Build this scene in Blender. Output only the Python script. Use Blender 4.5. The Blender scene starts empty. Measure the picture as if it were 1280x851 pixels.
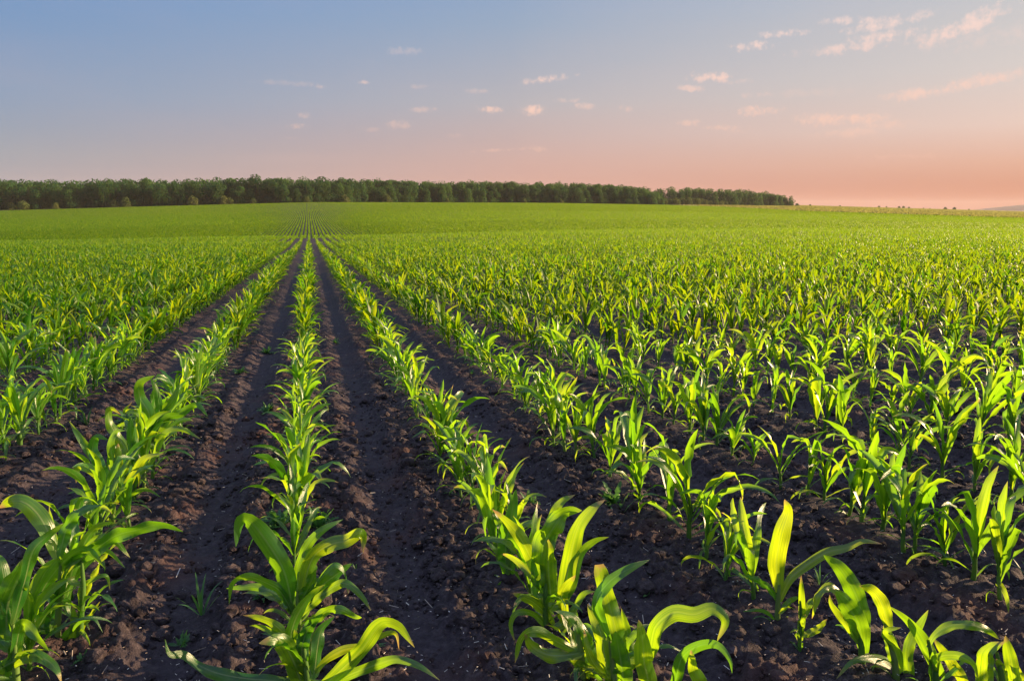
import bpy, math, random
import numpy as np
R = math.radians
rng = np.random.default_rng(7)
random.seed(7)
scene = bpy.context.scene
COL = scene.collection

# ------------------------------------------------------------------ camera, sky, sun, exposure
EYE = np.array([0.0, 0.0, 1.15])
PITCH, YAW, FPX = R(9.66), R(14.63), 960.0
SLOPE = -0.027
cam_d = bpy.data.cameras.new('camera'); cam_d.sensor_width = 36.0; cam_d.lens = 36.0 * FPX / 1280.0
cam_d.clip_start = 0.05; cam_d.clip_end = 40000
cam = bpy.data.objects.new('camera', cam_d); COL.objects.link(cam)
cam.location = EYE; cam.rotation_euler = (R(90) - PITCH, 0, -YAW)
scene.camera = cam

SUN_AZ = R(14.63 + 73)       # clockwise from +Y: low on the right, just outside the frame
SUN_EL = R(11.5)
EXPOSURE = 1.42
SUN_STRENGTH = 5.0
sd = bpy.data.lights.new('sun', 'SUN'); sd.energy = SUN_STRENGTH; sd.angle = R(0.6); sd.color = (1.0, 0.70, 0.40)
sun = bpy.data.objects.new('sun', sd); COL.objects.link(sun)
sun.rotation_euler = (R(90) - SUN_EL, 0, math.pi - SUN_AZ)
sun.location = (60, 0, 40)

scene.view_settings.view_transform = 'Standard'
scene.view_settings.look = 'None'
scene.view_settings.exposure = EXPOSURE
scene.view_settings.gamma = 1.0
scene.cycles.max_bounces = 8
scene.cycles.transparent_max_bounces = 8
scene.cycles.transmission_bounces = 5
scene.cycles.volume_bounces = 1
scene.cycles.sample_clamp_indirect = 6.0
scene.cycles.caustics_reflective = False
scene.cycles.caustics_refractive = False
scene.cycles.use_denoising = True

def srgb(*c):
    return tuple(((v / 255) / 12.92 if v / 255 <= 0.04045 else ((v / 255 + 0.055) / 1.055) ** 2.4) for v in c) + (1.0,)

class NT:
    """small wrapper for building node trees"""
    def __init__(s, tree): s.t = tree; s.t.nodes.clear()
    def n(s, kind, **kw):
        nd = s.t.nodes.new(kind)
        for k, v in kw.items(): setattr(nd, k, v)
        return nd
    def put(s, sock, v):
        if v is None: return
        if isinstance(v, bpy.types.NodeSocket): s.t.links.new(v, sock)
        elif isinstance(v, bpy.types.Node): s.t.links.new(v.outputs[0], sock)
        else: sock.default_value = v
    def m(s, op, a, b=None, c=None, clamp=False):
        nd = s.n('ShaderNodeMath', operation=op, use_clamp=clamp)
        s.put(nd.inputs[0], a)
        if b is not None: s.put(nd.inputs[1], b)
        if c is not None: s.put(nd.inputs[2], c)
        return nd.outputs[0]
    def dot(s, v, w):
        nd = s.n('ShaderNodeVectorMath', operation='DOT_PRODUCT'); s.put(nd.inputs[0], v); s.put(nd.inputs[1], w); return nd.outputs['Value']
    def rng(s, v, a, b, c=0.0, d=1.0, smooth=False):
        nd = s.n('ShaderNodeMapRange'); nd.clamp = True
        if smooth: nd.interpolation_type = 'SMOOTHSTEP'
        for i, x in enumerate((v, a, b, c, d)): s.put(nd.inputs[i], x)
        return nd.outputs[0]
    def mix(s, f, a, b, mode='MIX'):
        nd = s.n('ShaderNodeMix', data_type='RGBA', blend_type=mode)
        s.put(nd.inputs['Factor'], f); s.put(nd.inputs[6], a); s.put(nd.inputs[7], b); return nd.outputs[2]
    def ramp(s, f, stops):
        nd = s.n('ShaderNodeValToRGB'); cr = nd.color_ramp
        while len(cr.elements) < len(stops): cr.elements.new(0.5)
        for e, (p, c) in zip(cr.elements, stops): e.position = p; e.color = c
        s.put(nd.inputs[0], f); return nd.outputs[0]
    def noise(s, vec, scale, detail=4.0, rough=0.5, dim='3D'):
        nd = s.n('ShaderNodeTexNoise'); nd.noise_dimensions = dim
        if vec is not None: s.put(nd.inputs['Vector'], vec)
        nd.inputs['Scale'].default_value = scale; nd.inputs['Detail'].default_value = detail; nd.inputs['Roughness'].default_value = rough
        return nd.outputs['Fac']

def dir_of(px, py):
    """world direction of the sky seen at a point of a 1280 x 851 frame"""
    fw = np.array([math.sin(YAW) * math.cos(PITCH), math.cos(YAW) * math.cos(PITCH), -math.sin(PITCH)])
    rt = np.array([math.cos(YAW), -math.sin(YAW), 0.0]); up = np.cross(rt, fw)
    return fw + rt * (px - 640) / FPX - up * (py - 425.5) / FPX, fw, rt, up

world = bpy.data.worlds.new('World'); scene.world = world; world.use_nodes = True
W = NT(world.node_tree)
tc = W.n('ShaderNodeTexCoord')
geo_dir = W.n('ShaderNodeVectorMath', operation='NORMALIZE'); W.put(geo_dir.inputs[0], tc.outputs['Generated'])
D = geo_dir.outputs[0]
sep = W.n('ShaderNodeSeparateXYZ'); W.put(sep.inputs[0], D)
el = sep.outputs[2]
sky = W.n('ShaderNodeTexSky', sky_type='NISHITA'); sky.sun_disc = False
sky.sun_elevation = SUN_EL; sky.sun_rotation = SUN_AZ; sky.air_density = 1.2; sky.dust_density = 2.5; sky.ozone_density = 1.5
# twilight colours: bluer overhead and away from the sun, peach near the horizon towards the sun; zenith, out of view, brightened as added fill
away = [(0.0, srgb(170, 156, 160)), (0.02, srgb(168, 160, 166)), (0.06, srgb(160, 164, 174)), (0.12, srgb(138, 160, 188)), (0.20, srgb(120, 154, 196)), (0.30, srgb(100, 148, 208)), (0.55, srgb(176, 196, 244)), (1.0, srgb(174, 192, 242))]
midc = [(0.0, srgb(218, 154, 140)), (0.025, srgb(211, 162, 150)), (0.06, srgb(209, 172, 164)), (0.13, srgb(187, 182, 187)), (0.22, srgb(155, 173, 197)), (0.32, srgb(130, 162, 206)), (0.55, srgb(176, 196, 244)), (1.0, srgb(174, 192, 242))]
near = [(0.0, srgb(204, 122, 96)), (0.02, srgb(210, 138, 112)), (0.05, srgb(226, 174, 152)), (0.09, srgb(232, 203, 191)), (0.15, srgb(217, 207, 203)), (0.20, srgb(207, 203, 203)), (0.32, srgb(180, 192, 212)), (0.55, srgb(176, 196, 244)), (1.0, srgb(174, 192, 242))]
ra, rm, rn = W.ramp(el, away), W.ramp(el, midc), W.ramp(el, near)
az_r = W.dot(D, (math.cos(YAW), -math.sin(YAW), 0.0))       # sideways component, + towards the sun side
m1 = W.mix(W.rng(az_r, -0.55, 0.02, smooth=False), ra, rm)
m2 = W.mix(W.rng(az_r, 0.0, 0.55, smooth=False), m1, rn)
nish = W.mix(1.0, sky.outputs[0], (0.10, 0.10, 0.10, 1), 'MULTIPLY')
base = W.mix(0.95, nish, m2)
# thin uneven veils
mp = W.n('ShaderNodeVectorMath', operation='DIVIDE')
cz = W.n('ShaderNodeCombineXYZ'); zz = W.m('ADD', W.m('MAXIMUM', el, 0.0), 0.05)
for i in range(3): W.put(cz.inputs[i], zz)
W.put(mp.inputs[0], D); W.put(mp.inputs[1], cz.outputs[0])
veil = W.noise(mp.outputs[0], 0.55, 5, 0.55)
base = W.mix(W.m('MULTIPLY', W.rng(veil, 0.48, 0.75, 0, 0.07), W.rng(el, 0.0, 0.06)), base, srgb(226, 190, 182))
# small evening clouds, each at its own bearing and height
CLOUDS = [  # px, py, half width, half height, tilt deg, strength
    (1098, 50, 42, 7.5, 8, 1.0), (1050, 61, 40, 6, 4, .95), (1116, 28, 34, 5.5, 8, .9), (1092, 30, 14, 6, 0, .8), (1198, 36, 42, 8.5, 18, 1.0), (981, 42, 22, 4.5, 0, .95),
    (940, 58, 22, 5, 0, .95), (1048, 26, 17, 4, 0, .8), (1205, 106, 52, 6, 10, .95), (1145, 117, 28, 4.5, 4, .8), (888, 97, 24, 6, -2, .9), (862, 110, 17, 4, -4, .55),
    (926, 102, 14, 3.5, 0, .45), (690, 98, 27, 4.5, 6, .7), (664, 102, 9, 4, 0, .55), (668, 137, 15, 6, 3, .75), (730, 133, 12, 4, 0, .5), (780, 135, 10, 5, -15, .55), (706, 126, 14, 3, 0, .35),
    (950, 139, 26, 5.5, 0, .7), (947, 118, 16, 4, 0, .45), (1020, 150, 30, 7.5, -3, .65), (1082, 148, 26, 5.5, -3, .7), (905, 160, 24, 5, -6, .65), (858, 154, 16, 4, 0, .5),
    (1116, 155, 24, 5, 0, .4), (1055, 168, 30, 5, 3, .4), (610, 137, 17, 4.5, -6, .7), (527, 137, 14, 4, 0, .6), (401, 108, 9, 3, 0, .75), (455, 103, 6, 2.2, 0, .8), (506, 64, 20, 5, 0, .4),
    (528, 108, 14, 3, 0, .45), (366, 158, 15, 3.2, 0, .65), (378, 144, 9, 3.5, 0, .5), (367, 173, 8, 2.5, 0, .5), (497, 157, 14, 6, 0, .45), (462, 162, 12, 3.5, 0, .45), (568, 170, 9, 3, 0, .4),
    (598, 114, 16, 3.2, 0, .4), (668, 186, 20, 4, 0, .4), (1130, 196, 40, 3, 0, .3), (620, 188, 24, 2, 3, .3), (1020, 116, 40, 5, 0, .2), (355, 104, 30, 3, 0, .25), (1230, 50, 44, 12, 6, .28)]
warp = W.noise(D, 34.0, 5, 0.6)
fine = W.noise(D, 130.0, 6, 0.7)
bumpy = W.m('ADD', W.m('MULTIPLY', W.m('SUBTRACT', warp, 0.5), 3.4), W.m('MULTIPLY', W.m('SUBTRACT', fine, 0.5), 4.4))
total = None
for (cx, cy, hw, hh, tilt, st) in CLOUDS:
    c, fwv, rtv, upv = dir_of(cx, cy)
    L = np.linalg.norm(c); cn = c / L
    side = np.cross(cn, (0, 0, 1)); side /= np.linalg.norm(side); upn = np.cross(side, cn)
    a = R(tilt); e1 = side * math.cos(a) + upn * math.sin(a); e2 = -side * math.sin(a) + upn * math.cos(a)
    u = W.dot(D, tuple(e1 * (L * FPX / (hw * 1.1) / L / L))); v = W.dot(D, tuple(e2 * (L * FPX / (hh * 1.05) / L / L)))
    r2 = W.m('ADD', W.m('MULTIPLY', u, u), W.m('MULTIPLY', v, v))
    facing = W.m('GREATER_THAN', W.dot(D, tuple(cn)), 0.8)
    x = W.m('SUBTRACT', W.m('ADD', 1.0, bumpy), r2)
    x = W.m('MULTIPLY', W.m('MULTIPLY', W.rng(x, 0.0, 1.9, smooth=True), st * (1.0 if cx > 930 and cy < 125 else (1.35 if cx > 600 else .85))), facing)
    total = x if total is None else W.m('MAXIMUM', total, x)
ccol = W.ramp(el, [(0.0, srgb(246, 186, 160)), (0.10, srgb(250, 206, 186)), (0.17, srgb(247, 214, 202)), (0.24, srgb(250, 224, 214))])
fcol = W.mix(W.m('MULTIPLY', total, 0.92), base, ccol)
low = W.rng(el, -0.02, -0.001)
fcol = W.mix(low, srgb(120, 110, 70), fcol)
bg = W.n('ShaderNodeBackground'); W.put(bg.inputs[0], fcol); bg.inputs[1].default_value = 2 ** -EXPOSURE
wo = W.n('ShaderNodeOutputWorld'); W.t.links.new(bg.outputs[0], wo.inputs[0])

# ------------------------------------------------------------------ terrain heights
TD = np.array([60, 90, 125, 160, 250, 360, 500, 700, 1000, 1600, 3000, 8000.])
TU = np.array([-400, 0, 390, 700, 860, 1000, 1280, 1700.])
TY = np.array([  # sight line (rows of a 1280 x 851 frame) reached at each distance, per bearing
    [0, 306.5, 307.5, 301, 286, 272, 263, 262, 262, 262, 262, 262],
    [0, 304.5, 306, 299, 283, 270.5, 260.5, 259, 258, 258, 259, 260],
    [0, 297.8, 301, 290.5, 277, 265, 253.2, 251.5, 252, 254, 256, 258],
    [0, 294.5, 291, 285.5, 275, 265.5, 257, 253.6, 253.5, 254, 256, 258],
    [0, 293.5, 288.5, 283, 274, 266.5, 260.5, 256.6, 256, 256, 257, 259],
    [0, 292.5, 287.5, 282, 274, 267.5, 262.8, 259.3, 257.5, 257.0, 257.6, 259],
    [0, 292, 287.5, 283.5, 277.5, 273.7, 270.5, 268, 266, 264.5, 264, 264],
    [0, 292, 287.5, 284.5, 280, 277, 274, 272, 270, 268, 266, 265]])
def vnoise2(x, y, seed=0):
    xi = np.floor(x).astype(np.int64); yi = np.floor(y).astype(np.int64)
    fx = x - xi; fy = y - yi; fx = fx * fx * (3 - 2 * fx); fy = fy * fy * (3 - 2 * fy)
    def h(a, b):
        n = (a * 374761393 + b * 668265263 + seed * 974634777) & 0x7fffffff
        n = ((n ^ (n >> 13)) * 1274126177) & 0x7fffffff
        return ((n ^ (n >> 16)) & 0xffff) / 65535.0
    a = h(xi, yi); b = h(xi + 1, yi); c = h(xi, yi + 1); d = h(xi + 1, yi + 1)
    return (a * (1 - fx) + b * fx) * (1 - fy) + (c * (1 - fx) + d * fx) * fy
def fbm(x, y, oct=4, seed=0, gain=.5):
    s = 0; a = 1; t = 0
    for i in range(oct):
        s = s + a * (vnoise2(x, y, seed + i) - .5); t += a; a *= gain; x = x * 2.03 + 11.3; y = y * 2.03 + 5.7
    return s / t
def worley(x, y, seed=0):
    xi = np.floor(x).astype(np.int64); yi = np.floor(y).astype(np.int64); best = np.full(x.shape, 9.0)
    def h(a, b, k):
        n = (a * 374761393 + b * 668265263 + (seed + k) * 974634777) & 0x7fffffff
        n = ((n ^ (n >> 13)) * 1274126177) & 0x7fffffff
        return ((n ^ (n >> 16)) & 0xffff) / 65535.0
    for i in (-1, 0, 1):
        for j in (-1, 0, 1):
            d = (xi + i + h(xi + i, yi + j, 0) - x) ** 2 + (yi + j + h(xi + i, yi + j, 1) - y) ** 2
            best = np.minimum(best, d)
    return np.sqrt(best)
def tan_el(py): return np.tan(np.arctan((425.5 - py) / FPX) - PITCH)
TE = tan_el(TY)
def du(x, y):
    d = x * math.sin(YAW) + y * math.cos(YAW); s = x * math.cos(YAW) - y * math.sin(YAW)
    return d, 640 + FPX * s / np.maximum(d, 1.0)
def macro(x, y):
    """large-scale ground height"""
    x = np.asarray(x, float); y = np.asarray(y, float)
    d, u = du(x, y)
    plane = SLOPE * y
    dc = np.clip(d, 60, 7999); uc = np.clip(u, -400, 1699.9)
    lx = np.log(dc); LD = np.log(TD)
    k = np.clip(np.searchsorted(LD, lx, side='right') - 1, 0, len(LD) - 2)
    t = (lx - LD[k]) / (LD[k + 1] - LD[k])
    j = np.clip(np.searchsorted(TU, uc, side='right') - 1, 0, len(TU) - 2)
    q = (uc - TU[j]) / (TU[j + 1] - TU[j])
    # height at 60 m on this bearing comes from the plane
    s60 = (uc - 640) / FPX * 60; y60 = 60 * math.cos(YAW) - s60 * math.sin(YAW)
    z60 = SLOPE * y60
    def Z(jj, kk):
        e = TE[jj, kk]; z = EYE[2] + TD[kk] * e
        return np.where(kk == 0, z60, z)
    def hz(kk):
        kk = np.clip(kk, 0, len(LD) - 1)
        return Z(j, kk) * (1 - q) + Z(j + 1, kk) * q
    # shape-preserving cubic in true distance
    D0, D1 = TD[k], TD[k + 1]
    tt = (dc - D0) / (D1 - D0)
    km = np.maximum(k - 1, 0); kp = np.minimum(k + 2, len(LD) - 1)
    z0, z1, zm, zp = hz(k), hz(k + 1), hz(km), hz(kp)
    sl = (z1 - z0) / (D1 - D0)
    slm = np.where(k > 0, (z0 - zm) / np.maximum(D0 - TD[km], 1e-6), SLOPE * 0.97)
    slp = np.where(k < len(LD) - 2, (zp - z1) / np.maximum(TD[kp] - D1, 1e-6), sl)
    g0 = np.where(slm * sl > 0, 2 * slm * sl / (slm + sl + 1e-12 * np.sign(slm + sl + 1e-30)), 0); g1 = np.where(slp * sl > 0, 2 * slp * sl / (slp + sl + 1e-12 * np.sign(slp + sl + 1e-30)), 0)
    hh = D1 - D0
    z = z0 * (2 * tt**3 - 3 * tt**2 + 1) + g0 * hh * (tt**3 - 2 * tt**2 + tt) + z1 * (-2 * tt**3 + 3 * tt**2) + g1 * hh * (tt**3 - tt**2)
    far = np.where(d > 60, z, np.where(d > -40, plane, SLOPE * np.clip(y, -40, 80)))
    return far
NEAR_ROWS = {-4: -2.96, -3: -2.26, -2: -1.56, -1: -0.775, 0: -0.085, 1: 0.605, 2: 1.295, 3: 1.985}
def row_x(k):
    if k in NEAR_ROWS: return NEAR_ROWS[k]
    return NEAR_ROWS[3] + .7 * (k - 3) if k > 3 else NEAR_ROWS[-4] + .7 * (k + 4)
ROWX = np.array([row_x(k) for k in range(-1200, 1600)])
def off_row(x):
    i = np.clip(np.searchsorted(ROWX, x), 1, len(ROWX) - 1)
    a = x - ROWX[i - 1]; b = ROWX[i] - x
    return np.minimum(np.abs(a), np.abs(b))
def furrow(x, y):
    o = off_row(np.asarray(x, float)); d = np.hypot(x, y)
    f = np.clip(1 - (d - 60) / 40, 0, 1)
    return f * (0.032 * np.exp(-((o - .0) / .10) ** 2) + 0.022 * np.exp(-((o - .20) / .055) ** 2) - 0.022 * np.exp(-((o - .35) / .09) ** 2))
def ground_z(x, y): return macro(x, y) + furrow(x, y)

# ------------------------------------------------------------------ mesh helpers
def mesh_quads(name, V, Q, uv=None, var=None, smooth=True, mat=None, attrs=None):
    me = bpy.data.meshes.new(name)
    V = np.ascontiguousarray(V, np.float32); Q = np.ascontiguousarray(Q, np.int32); k = Q.shape[1]
    me.vertices.add(len(V)); me.vertices.foreach_set('co', V.ravel())
    me.loops.add(Q.size); me.loops.foreach_set('vertex_index', Q.ravel())
    me.polygons.add(len(Q)); me.polygons.foreach_set('loop_start', np.arange(len(Q), dtype=np.int32) * k)
    me.polygons.foreach_set('loop_total', np.full(len(Q), k, np.int32))
    me.polygons.foreach_set('use_smooth', np.full(len(Q), smooth))
    me.update(calc_edges=True)
    if uv is not None:
        l = me.uv_layers.new(name='UVMap'); l.data.foreach_set('uv', np.ascontiguousarray(uv, np.float32)[Q.ravel()].ravel())
    if var is not None:
        at = me.attributes.new('var', 'FLOAT', 'POINT'); at.data.foreach_set('value', np.ascontiguousarray(var, np.float32))
    for k2, v2 in (attrs or {}).items():
        at = me.attributes.new(k2, 'FLOAT', 'POINT'); at.data.foreach_set('value', np.ascontiguousarray(v2, np.float32))
    if mat: me.materials.append(mat)
    return me
def obj(name, me, parent=None, label=None, cat=None, group=None, kind=None, loc=None):
    o = bpy.data.objects.new(name, me); COL.objects.link(o)
    if parent is not None: o.parent = parent
    if loc is not None: o.location = loc
    tag(o, label, cat, group, kind); return o
def tag(o, label=None, cat=None, group=None, kind=None):
    if label: o['label'] = label
    if cat: o['category'] = cat
    if group: o['group'] = group
    if kind: o['kind'] = kind
def smooth_path(P, n):
    """Catmull-Rom through the points, n samples"""
    P = np.asarray(P, float)
    if len(P) == 2: P = np.array([P[0], P.mean(0), P[1]])
    E = np.vstack([2 * P[0] - P[1], P, 2 * P[-1] - P[-2]])
    seg = np.linalg.norm(np.diff(P, axis=0), axis=1); cum = np.r_[0, np.cumsum(seg)]; cum /= cum[-1]
    t = np.linspace(0, 1, n); out = []
    for v in t:
        i = min(np.searchsorted(cum, v, side='right') - 1, len(P) - 2); w = (v - cum[i]) / max(cum[i + 1] - cum[i], 1e-9)
        a, b, c, d = E[i], E[i + 1], E[i + 2], E[i + 3]
        out.append(.5 * (2 * b + (c - a) * w + (2 * a - 5 * b + 4 * c - d) * w * w + (3 * b - a - 3 * c + d) * w**3))
    return np.array(out)
def norm(v): return v / np.maximum(np.linalg.norm(v, axis=-1, keepdims=True), 1e-9)
def ribbon(P, S, hw, cross=5, fold=.35, wave=0.0, waven=3.0, ph=0.0, v0=0.0, blunt=False):
    """leaf blade along P with side vectors S and half widths hw"""
    n = len(P); T = norm(np.gradient(P, axis=0)); S = norm(S - T * (S * T).sum(1, keepdims=True)); N = np.cross(S, T)
    us = {5: (-1, -.5, 0, .5, 1), 3: (-1, 0, 1), 2: (-1, 1)}[cross]
    v = np.linspace(0, 1, n); V = np.zeros((n, cross, 3)); UV = np.zeros((n, cross, 2))
    for j, u in enumerate(us):
        f = abs(u) * fold * (1 - .5 * v)
        wv = wave * u * u * np.sin(v * waven * 6.28 + ph + (2.1 if u > 0 else 0)) * np.sin(np.clip(v * 3.14, 0, 3.14)) ** .5
        wv = wv + wave * .13 * abs(u) * np.sin(v * waven * 15 + ph * 3 + u * 2) * np.sin(np.clip(v * 3.14, 0, 3.14)) * (n > 12)
        V[:, j] = P + S * (hw * u)[:, None] * (1 - .3 * f[:, None]) + N * (hw * f + hw * wv)[:, None]
        UV[:, j, 0] = .5 + .5 * u; UV[:, j, 1] = v
    idx = np.arange(n * cross).reshape(n, cross)
    Q = np.stack([idx[:-1, :-1], idx[:-1, 1:], idx[1:, 1:], idx[1:, :-1]], -1).reshape(-1, 4)
    return V.reshape(-1, 3), Q, UV.reshape(-1, 2)
def width_profile(v, tip=1.0, blunt=False, base=.35):
    w = (base + (1 - base) * np.clip(v / .28, 0, 1) ** .8) * np.clip(1 - ((v - .45) / .55).clip(0, 1) ** 2.1, 0, 1) ** .8
    if blunt: w = (base + (1 - base) * np.clip(v / .28, 0, 1) ** .8) * np.clip(1.15 - .5 * v ** 1.5, 0, 1) * np.clip((1.06 - v) / .12, 0, 1) ** .5
    return np.maximum(w, .015)
def tube(P, rad, sides=8, v0=0, v1=.3):
    P = np.asarray(P, float); n = len(P); T = norm(np.gradient(P, axis=0))
    A = norm(np.cross(T, np.array([0.3, 1, .1]))); B = np.cross(T, A)
    a = np.arange(sides) * 2 * math.pi / sides
    V = P[:, None] + (A[:, None] * np.cos(a)[None, :, None] + B[:, None] * np.sin(a)[None, :, None]) * np.asarray(rad)[:, None, None]
    i = np.arange(n * sides).reshape(n, sides); j = np.roll(i, -1, 1)
    Q = np.stack([i[:-1], j[:-1], j[1:], i[1:]], -1).reshape(-1, 4)
    uv = np.zeros((n, sides, 2)); uv[..., 0] = (np.arange(sides) / sides)[None]; uv[..., 1] = np.linspace(v0, v1, n)[:, None]
    return V.reshape(-1, 3), Q, uv.reshape(-1, 2)
def join(parts):
    V, Q, U, A, o = [], [], [], [], 0
    for p in parts:
        V.append(p[0]); Q.append(p[1] + o); U.append(p[2]); A.append(np.full(len(p[0]), p[3] if len(p) > 3 else .5)); o += len(p[0])
    return np.concatenate(V), np.concatenate(Q), np.concatenate(U), np.concatenate(A)

# ------------------------------------------------------------------ materials
def material(name):
    m = bpy.data.materials.new(name); m.use_nodes = True
    return m, NT(m.node_tree)
def leaf_material(name, near=True, dim=1.0, mixf=.50, spec=.45):
    m, N = material(name)
    at = N.n('ShaderNodeAttribute'); at.attribute_name = 'var'; va = at.outputs['Fac']
    oi = N.n('ShaderNodeObjectInfo'); ge = N.n('ShaderNodeNewGeometry'); uvn = N.n('ShaderNodeUVMap'); uvn.uv_map = 'UVMap'
    sp = N.n('ShaderNodeSeparateXYZ'); N.put(sp.inputs[0], uvn.outputs[0]); u, v = sp.outputs[0], sp.outputs[1]
    r = N.m('FRACT', N.m('ADD', va, N.m('MULTIPLY', oi.outputs['Random'], .37)))
    col = N.ramp(r, [(0, (.014, .095, .018, 1)), (.35, (.028, .140, .018, 1)), (.7, (.052, .175, .015, 1)), (1, (.090, .195, .012, 1))])
    tr = N.ramp(r, [(0, (.20, .54, .008, 1)), (.5, (.42, .74, .010, 1)), (1, (.72, .86, .012, 1))])
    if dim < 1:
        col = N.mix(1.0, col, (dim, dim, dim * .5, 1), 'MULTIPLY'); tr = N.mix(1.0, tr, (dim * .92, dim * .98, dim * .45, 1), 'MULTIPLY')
    if near:
        cu = N.m('ABSOLUTE', N.m('SUBTRACT', u, .5))
        comb = N.n('ShaderNodeCombineXYZ'); N.put(comb.inputs[0], N.m('MULTIPLY', u, 13)); N.put(comb.inputs[1], N.m('MULTIPLY', v, 1.3)); N.put(comb.inputs[2], N.m('MULTIPLY', r, 40))
        st = N.noise(comb.outputs[0], 1.0, 3, .6)
        blotch = N.noise(ge.outputs['Position'], 26.0, 3, .6)
        col = N.mix(N.rng(st, .35, .7, 0, .72), col, (.016, .080, .012, 1)); col = N.mix(N.rng(blotch, .55, .75, 0, .5), col, (.17, .26, .02, 1))
        tr = N.mix(N.rng(st, .38, .66, 0, .65), tr, (.16, .42, .008, 1))
        rib = N.m('MULTIPLY', N.rng(cu, .020, .06, 1, 0), N.rng(v, .5, .95, .8, .1))
        col = N.mix(rib, col, (.26, .33, .13, 1))
        edge = N.rng(cu, .455, .5, 0, .35); col = N.mix(edge, col, (.25, .26, .06, 1))
        dry = N.m('MULTIPLY', N.rng(N.m('ADD', v, N.m('MULTIPLY', N.m('SUBTRACT', blotch, .5), .3)), .90, .98), N.rng(r, .45, .75)); col = N.mix(dry, col, (.42, .28, .10, 1)); tr = N.mix(dry, tr, (.5, .34, .1, 1))
        spot = N.m('MULTIPLY', N.rng(N.noise(ge.outputs['Position'], 140.0, 2, .5), .70, .74), N.rng(blotch, .5, .6)); col = N.mix(N.m('MULTIPLY', spot, .7), col, (.30, .20, .08, 1))
        low = N.rng(v, .0, .22, .5, 0); col = N.mix(low, col, (.16, .22, .07, 1))
    p = N.n('ShaderNodeBsdfPrincipled'); N.put(p.inputs['Base Color'], col)
    p.inputs['Roughness'].default_value = .33 if near else .45; p.inputs['Specular IOR Level'].default_value = .85 if near else spec
    t = N.n('ShaderNodeBsdfTranslucent'); N.put(t.inputs[0], tr)
    if near:
        b = N.n('ShaderNodeBump'); b.inputs['Strength'].default_value = .5; b.inputs['Distance'].default_value = .0025; N.put(b.inputs['Height'], st)
        N.put(p.inputs['Normal'], b.outputs[0])
    ms = N.n('ShaderNodeMixShader'); ms.inputs[0].default_value = mixf
    N.put(ms.inputs[1], p.outputs[0]); N.put(ms.inputs[2], t.outputs[0])
    o = N.n('ShaderNodeOutputMaterial'); N.put(o.inputs[0], ms.outputs[0]); return m
M_LEAF = leaf_material('maize_leaf'); M_CROP = leaf_material('maize_field', near=False, dim=.72, mixf=.46, spec=.38); M_FAR = leaf_material('distant_maize', near=False, dim=.61, mixf=.42, spec=.15)  # M_FAR colour darkened to stand in for lower-leaf shade its tufts lack

def simple(name, rampstops, scale=8, rough=.9, bump=0, trans=None, spec=.2):
    m, N = material(name); tcn = N.n('ShaderNodeTexCoord'); at = N.n('ShaderNodeAttribute'); at.attribute_name = 'var'
    oi = N.n('ShaderNodeObjectInfo')
    f = N.noise(tcn.outputs['Object'], scale, 5, .6)
    k = N.m('FRACT', N.m('ADD', N.m('ADD', at.outputs['Fac'], N.m('MULTIPLY', f, .25)), N.m('MULTIPLY', oi.outputs['Random'], .8)))
    k = N.m('PINGPONG', N.m('MULTIPLY', k, 2.0), 1.0)
    c = N.ramp(k, rampstops); p = N.n('ShaderNodeBsdfPrincipled'); N.put(p.inputs['Base Color'], c)
    p.inputs['Roughness'].default_value = rough; p.inputs['Specular IOR Level'].default_value = spec
    if bump:
        b = N.n('ShaderNodeBump'); b.inputs['Distance'].default_value = bump; N.put(b.inputs['Height'], f); N.put(p.inputs['Normal'], b.outputs[0])
    o = N.n('ShaderNodeOutputMaterial')
    if trans:
        t = N.n('ShaderNodeBsdfTranslucent'); t.inputs[0].default_value = trans[1]; ms = N.n('ShaderNodeMixShader'); ms.inputs[0].default_value = trans[0]
        N.put(ms.inputs[1], p.outputs[0]); N.put(ms.inputs[2], t.outputs[0]); N.put(o.inputs[0], ms.outputs[0])
    else: N.put(o.inputs[0], p.outputs[0])
    return m
M_STALK = simple('maize_stalk', [(0, (.04, .13, .02, 1)), (.6, (.09, .19, .03, 1)), (1, (.16, .23, .06, 1))], 30, .5, 0, (.2, (.4, .55, .06, 1)), .4)
M_TREE = simple('tree_foliage', [(0, (.005, .034, .014, 1)), (.5, (.018, .070, .020, 1)), (1, (.058, .120, .026, 1))], .5, .85, 0, (.30, (.12, .24, .03, 1)))
M_BUSH = simple('bright_bush_foliage', [(0, (.05, .085, .02, 1)), (1, (.13, .14, .035, 1))], .5, .85, 0, (.22, (.16, .22, .03, 1)))
M_BARK = simple('bark', [(0, (.05, .04, .03, 1)), (1, (.11, .09, .07, 1))], 4, .95, .01)
M_WEED = simple('weed_leaf', [(0, (.03, .10, .03, 1)), (1, (.07, .17, .045, 1))], 20, .5, 0, (.3, (.16, .4, .05, 1)), .4)
M_STRAW = simple('straw', [(0, (.20, .15, .11, 1)), (.5, (.4, .34, .28, 1)), (1, (.72, .66, .58, 1))], 40, .7)
M_HILL = simple('wooded_hill', [(0, (.014, .014, .020, 1)), (1, (.024, .021, .026, 1))], .01, .95)

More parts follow.
